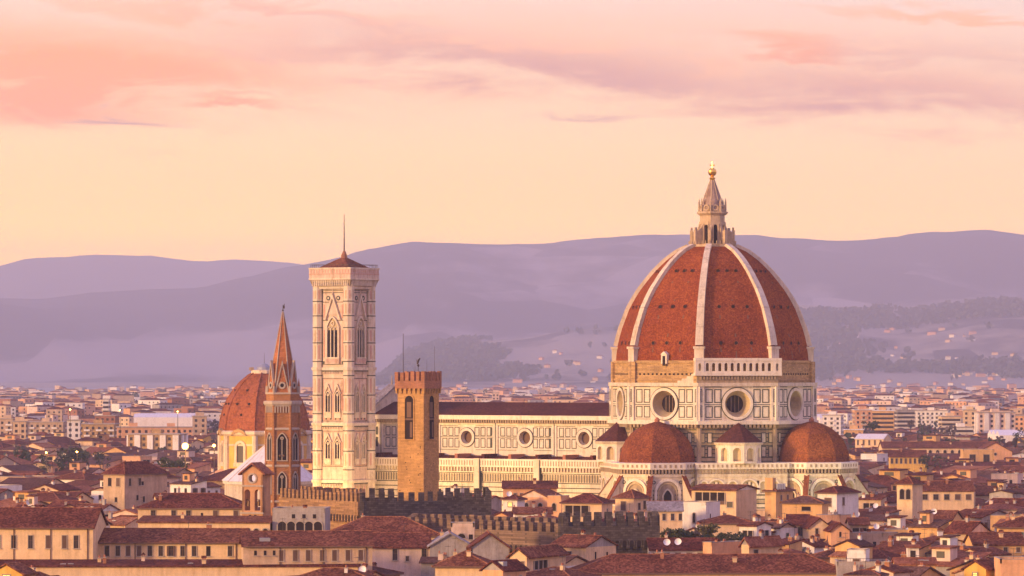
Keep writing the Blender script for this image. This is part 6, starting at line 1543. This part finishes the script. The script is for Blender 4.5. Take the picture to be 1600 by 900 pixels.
# ------------------------------------------------------------------ the modern city on the plain, and its trees: too many to count
def far_city():
    r = random.Random(77); mb = MB()
    cols = ['cream', 'white', 'peach', 'tan', 'pink', 'ochre', 'white', 'peach', 'brickred', 'cream', 'grey']
    for i in range(6600):
        y = 2600 + (r.random() ** 1.3) * 6000 * (1.0 if r.random() < 0.8 else 1.3); half = 0.1185 * y * 1.2 + 30; x = r.uniform(-half, half)
        px = 800 + x / y * F
        if y > 12550:
            z0 = fn_near(px, (y - 12500) / 4300)[2] if px > 560 else 0
            if z0 > 16 and r.random() < 0.95: continue
        else: z0 = 0
        if hits(x, y, 20, 14, 0, 1.0): continue
        W = r.uniform(9, 26); D = r.uniform(8, 14); h = r.choice((8, 10, 12, 13, 16, 20, 23)) * r.uniform(0.9, 1.1)
        if y > 5200: h *= 0.75
        if y < 3250: h = min(h, 10)
        ang = r.choice((GA, GA + R(20), R(10), R(-8), R(40))) + R(r.gauss(0, 6))
        c, q = math.cos(ang), math.sin(ang)
        def P(a, b, z): return (x + a * c - b * q, y + a * q + b * c, z0 + z)
        w = r.choice(cols); W2, D2 = W / 2, D / 2
        for (a0, b0, a1, b1) in ((-W2, -D2, W2, -D2), (W2, -D2, W2, D2), (W2, D2, -W2, D2), (-W2, D2, -W2, -D2)): mb.face([P(a0, b0, -3), P(a1, b1, -3), P(a1, b1, h), P(a0, b0, h)], w)
        if r.random() < 0.6:
            ri = r.uniform(1.4, 2.4); t = r.choice(('tile', 'tile_new', 'tile_old')); L = max(0, W2 - D2)
            mb.face([P(-W2, -D2, h), P(W2, -D2, h), P(L, 0, h + ri), P(-L, 0, h + ri)], t); mb.face([P(W2, D2, h), P(-W2, D2, h), P(-L, 0, h + ri), P(L, 0, h + ri)], t)
            mb.face([P(W2, -D2, h), P(W2, D2, h), P(L, 0, h + ri)], t); mb.face([P(-W2, D2, h), P(-W2, -D2, h), P(-L, 0, h + ri)], t)
        else: mb.face([P(-W2, -D2, h), P(W2, -D2, h), P(W2, D2, h), P(-W2, D2, h)], r.choice(('white_roof', 'slate', 'tile')))
        if y < 5000:
            for k in range(int(h / 3.1)):
                z = h - 2.4 - 3.1 * k
                for qn in range(max(1, int(W / 4))):
                    if r.random() < 0.2: continue
                    u = -W2 + (qn + 0.5) * W / max(1, int(W / 4)); mb.face([P(u - .7, -D2 - .06, z - .5), P(u + .7, -D2 - .06, z - .5), P(u + .7, -D2 - .06, z + .9), P(u - .7, -D2 - .06, z + .9)], 'glass')
                for qn in range(max(1, int(D / 4))):
                    u = -D2 + (qn + 0.5) * D / max(1, int(D / 4)); mb.face([P(W2 + .06, u - .7, z - .5), P(W2 + .06, u + .7, z - .5), P(W2 + .06, u + .7, z + .9), P(W2 + .06, u - .7, z + .9)], 'glass')
    tag(mb.build('distant_city'), 'hazy spread of small modern buildings on the plain before the hills', 'houses', None, 'stuff')
    tr = MB()
    for i in range(900):
        y = r.uniform(1900, 8200); half = 0.1185 * y * 1.15; x = r.uniform(-half, half); px = 800 + x / y * F
        if hits(x, y, 6, 6, 0, 0.5): continue
        z0 = fn_near(px, (y - 12500) / 4300)[2] if (y > 12550 and px > 560) else 0
        rad = r.uniform(2.5, 6); hh = r.uniform(7, 15)
        for k in range(26):
            v = Vector((r.gauss(0, 1), r.gauss(0, 1), r.gauss(0, 1))).normalized() * rad * r.uniform(0.5, 1); p = Vector((x, y, z0 + hh)) + v
            u = Vector((r.gauss(0, 1), r.gauss(0, 1), r.gauss(0, 1))).normalized(); w = u.orthogonal().normalized(); s_ = rad * 0.35
            tr.face([p - u * s_, p + w * s_, p + u * s_, p - w * s_], 'leaf_dark' if i % 3 else 'leaf_bare')
        tr.tube((x, y, z0 - 1), (x, y, z0 + hh), 0.5, 0.3, 'bark', 4)
    tag(tr.build('distant_trees'), 'dark tree clumps scattered through the hazy city', 'trees', None, 'stuff')
    wd = MB()
    for i in range(9000):                                       # woods on the near hill
        t = r.uniform(0.12, 1.0); px = r.uniform(560, 1900)
        x, y, z = fn_near(px, t)
        if noise.noise(Vector((x * 0.0015, y * 0.0009, 5.0))) < 0.10 and r.random() < 0.985: continue
        hgt = r.uniform(14, 26); rr = r.uniform(8, 16)
        for k in range(9):
            a = r.uniform(0, 6.28); v = Vector((math.cos(a) * rr * r.random(), math.sin(a) * rr * r.random(), hgt * r.uniform(0.3, 1))); p = Vector((x, y, z)) + v
            u = Vector((r.gauss(0, 1), r.gauss(0, 1) * 0.3, r.gauss(0, 1))).normalized(); w = u.orthogonal().normalized(); s_ = rr * 0.6
            wd.face([p - u * s_, p + w * s_, p + u * s_, p - w * s_], 'leaf_dark')
    tag(wd.build('hillside_woods'), 'dark woods scattered over the nearer hazy hillside', 'woods', None, 'stuff')
far_city()

# villas on the hills
VSKIP = set([4,7,10,27,32,34,36,41,71,73,75,77,78,91,93,94,95,101,114,121,122,123,124,126,127,128,130,134,140,141])
VIDX = []
def villas():
    r = random.Random(5); protos = []
    spots = []
    for (cx, cy_, sx, sy, n) in [(1325, 543, 22, 5, 9), (1310, 595, 25, 5, 7), (1500, 525, 50, 6, 7), (1400, 560, 90, 12, 9), (1580, 555, 25, 12, 7), (1450, 600, 120, 9, 14), (860, 610, 30, 5, 14), (760, 600, 60, 8, 8), (700, 548, 12, 6, 4), (900, 560, 50, 10, 5), (940, 590, 20, 8, 5), (1540, 585, 50, 10, 18), (1400, 612, 90, 6, 14), (1330, 570, 30, 10, 8), (800, 575, 80, 12, 6), (1350, 515, 60, 8, 5), (1480, 490, 80, 6, 4)]:
        for i in range(n): spots.append((cx + r.gauss(0, sx * .6), cy_ + r.gauss(0, sy * .6)))
    for wl in ('white', 'cream', 'peach'):
        mb = MB(); mb.box(-6, 6, -4, 4, -4, 6.5, wl); rf = MB()
        rf.lathe(0, 0, [(9.2, 6.5), (0.6, 9.0)], 'tile_new', 4, R(45)); protos.append((mb.mesh('wall'), rf.mesh('roof')))
    k = 0; vi = -1
    for (px, py) in spots:
        vi += 1
        if vi in VSKIP: continue
        best = None
        for j in range(60):
            t = j / 60; x, y, z = fn_near(px, t); pp = HY + (CAMZ - z) / y * F
            if best is None or abs(pp - py) < best[0]: best = (abs(pp - py), x, y, z)
        if best[0] > 6 or 940 < px < 1278 or (py > 628 and px < 950): continue
        _, x, y, z = best; r = random.Random(vi)
        root = thing('hillside_villa', 'tiny pale villa with tiled roof far off on the hazy hillside', 'villa', (x, y, z), R(r.uniform(-60, 10)), 'villas scattered over the hazy hillside')
        f = r.uniform(0.8, 1.7); root.scale = (f * r.uniform(0.8, 1.7), f, f); VIDX.append(vi)
        wm, rm = protos[k % 3]; link('wall', wm, root); link('roof', rm, root); k += 1
villas()

# ------------------------------------------------------------------ lamps that are lit in the photograph
def mast_lamp(px, py, d, watts, rad, label, name='street_lamp'):
    z = CAMZ - (py - HY) / F * d; x = wx(px, d)
    root = thing(name, label, 'street lamp', (x, d, 0)); m = MB(); m.tube((0, 0, 0), (0, 0, z - 0.4), 0.22, 0.12, 'iron', 8); m.tube((0, 0, z - 0.6), (0, -0.9, z + rad * 0.9), 0.09, 0.08, 'iron', 6); m.build('post', root)
    g = MB(); g.ball(0, -0.9, z, rad, 'lamp_glow', 12, 8); g.build('lamp_glass', root)
    ld = bpy.data.lights.new('lamp_light', 'POINT'); ld.energy = watts; ld.color = (1.0, 0.55, 0.15); ld.shadow_soft_size = rad * 1.2
    lo = link('lamp_light', ld, root, (0, -0.9 - rad * 2.2, z))
mast_lamp(290, 697, 1560, 20000, 1.25, 'brightest orange lamp on a tall mast left of the domed chapel'); mast_lamp(335, 696, 1575, 4000, 0.6, 'orange lamp touching the left side of the orange chapel drum')
for px, py, d, lb in ((121, 706, 1780, 'small orange lamp in front of the big dark tree'), (73, 707, 1700, 'small orange lamp left of the big dark tree'), (110, 640, 2250, 'pin prick orange lamp in the haze at left'), (188, 641, 2280, 'pin prick orange lamp right of the white round topped tower'), (278, 643, 2260, 'pin prick orange lamp left of the domed chapel in the haze')):
    mast_lamp(px, py, d, 1500, 0.42 if d < 2500 else 0.7, lb)

def floodlight(X, Y, Z, tx, ty, tz, watts, label, col=(1.0, 0.62, 0.20), ang=75):
    x, y = cath_world(X, Y); ax, ay = cath_world(tx, ty)
    root = thing('floodlight', label, 'floodlight', (x, y, 0)); v = (Vector((ax, ay, tz)) - Vector((x, y, Z))).normalized()
    m = MB(); m.tube((0, 0, 0), (0, 0, Z - 0.5), 0.12, 0.1, 'iron', 6); m.build('post', root)
    h = MB(); h.tube(Vector((0, 0, Z)) - v * 0.6, Vector((0, 0, Z)) + v * 0.05, 0.25, 0.5, 'iron', 10); h.build('housing', root)
    ld = bpy.data.lights.new('flood_beam', 'SPOT'); ld.energy = watts; ld.color = col; ld.spot_size = R(ang); ld.spot_blend = 0.8; ld.shadow_soft_size = 0.5
    lo = link('flood_beam', ld, root, Vector((0, 0, Z)) + v * 0.2); lo.rotation_euler = v.to_track_quat('-Z', 'Y').to_euler()
FW = 1.0
floodlight(-112, -58, 12, -109, -36, 26, 30000 * FW, 'floodlight on a post south of the marble bell tower, aimed at its foot')
floodlight(-78, -42, 11, -101, -30, 26, 25000 * FW, 'floodlight on a post beside the nave, aimed at the right side of the bell tower')
for X in (-88, -66, -44): floodlight(X, -46, 8, X, -20, 22, 24000 * FW, {-88: 'left', -66: 'middle', -44: 'right'}[X] + ' floodlight of the three along the nave aisle wall')
floodlight(-14, -66, 8, -4, -42, 20, 16000 * FW, 'floodlight in the square below the left apse'); floodlight(36, -52, 8, 26, -24, 20, 26000 * FW, 'floodlight in the square between the two apses', (1.0, 0.75, 0.3)); floodlight(70, -26, 8, 44, -6, 20, 22000 * FW, 'floodlight in the square below the right apse', (0.85, 0.85, 0.35))
floodlight(-1, 0.1, 0, 0, 0, 1, 0, 'x') if False else None

# ------------------------------------------------------------------ haze
def haze():
    m = bpy.data.materials.new('haze_air'); m.use_nodes = True; t = NT(m.node_tree)
    v = t.n('ShaderNodeVolumePrincipled'); v.inputs['Color'].default_value = (*HAZE_COL, 1); v.inputs['Density'].default_value = HAZE_D; v.inputs['Anisotropy'].default_value = HAZE_G
    o = t.n('ShaderNodeOutputMaterial'); t.nt.links.new(v.outputs[0], o.inputs['Volume']); M['haze'] = m
    mb = MB(); mb.box(-13000, 13000, -700, 34000, -2, 985, 'haze'); o = mb.build('haze'); tag(o, 'thin lilac evening haze over the whole city and the hills', 'haze', None, 'stuff')
HAZE_COL = (0.74, 0.77, 1.0); HAZE_D = 5.8e-5; HAZE_G = 0.0
haze()
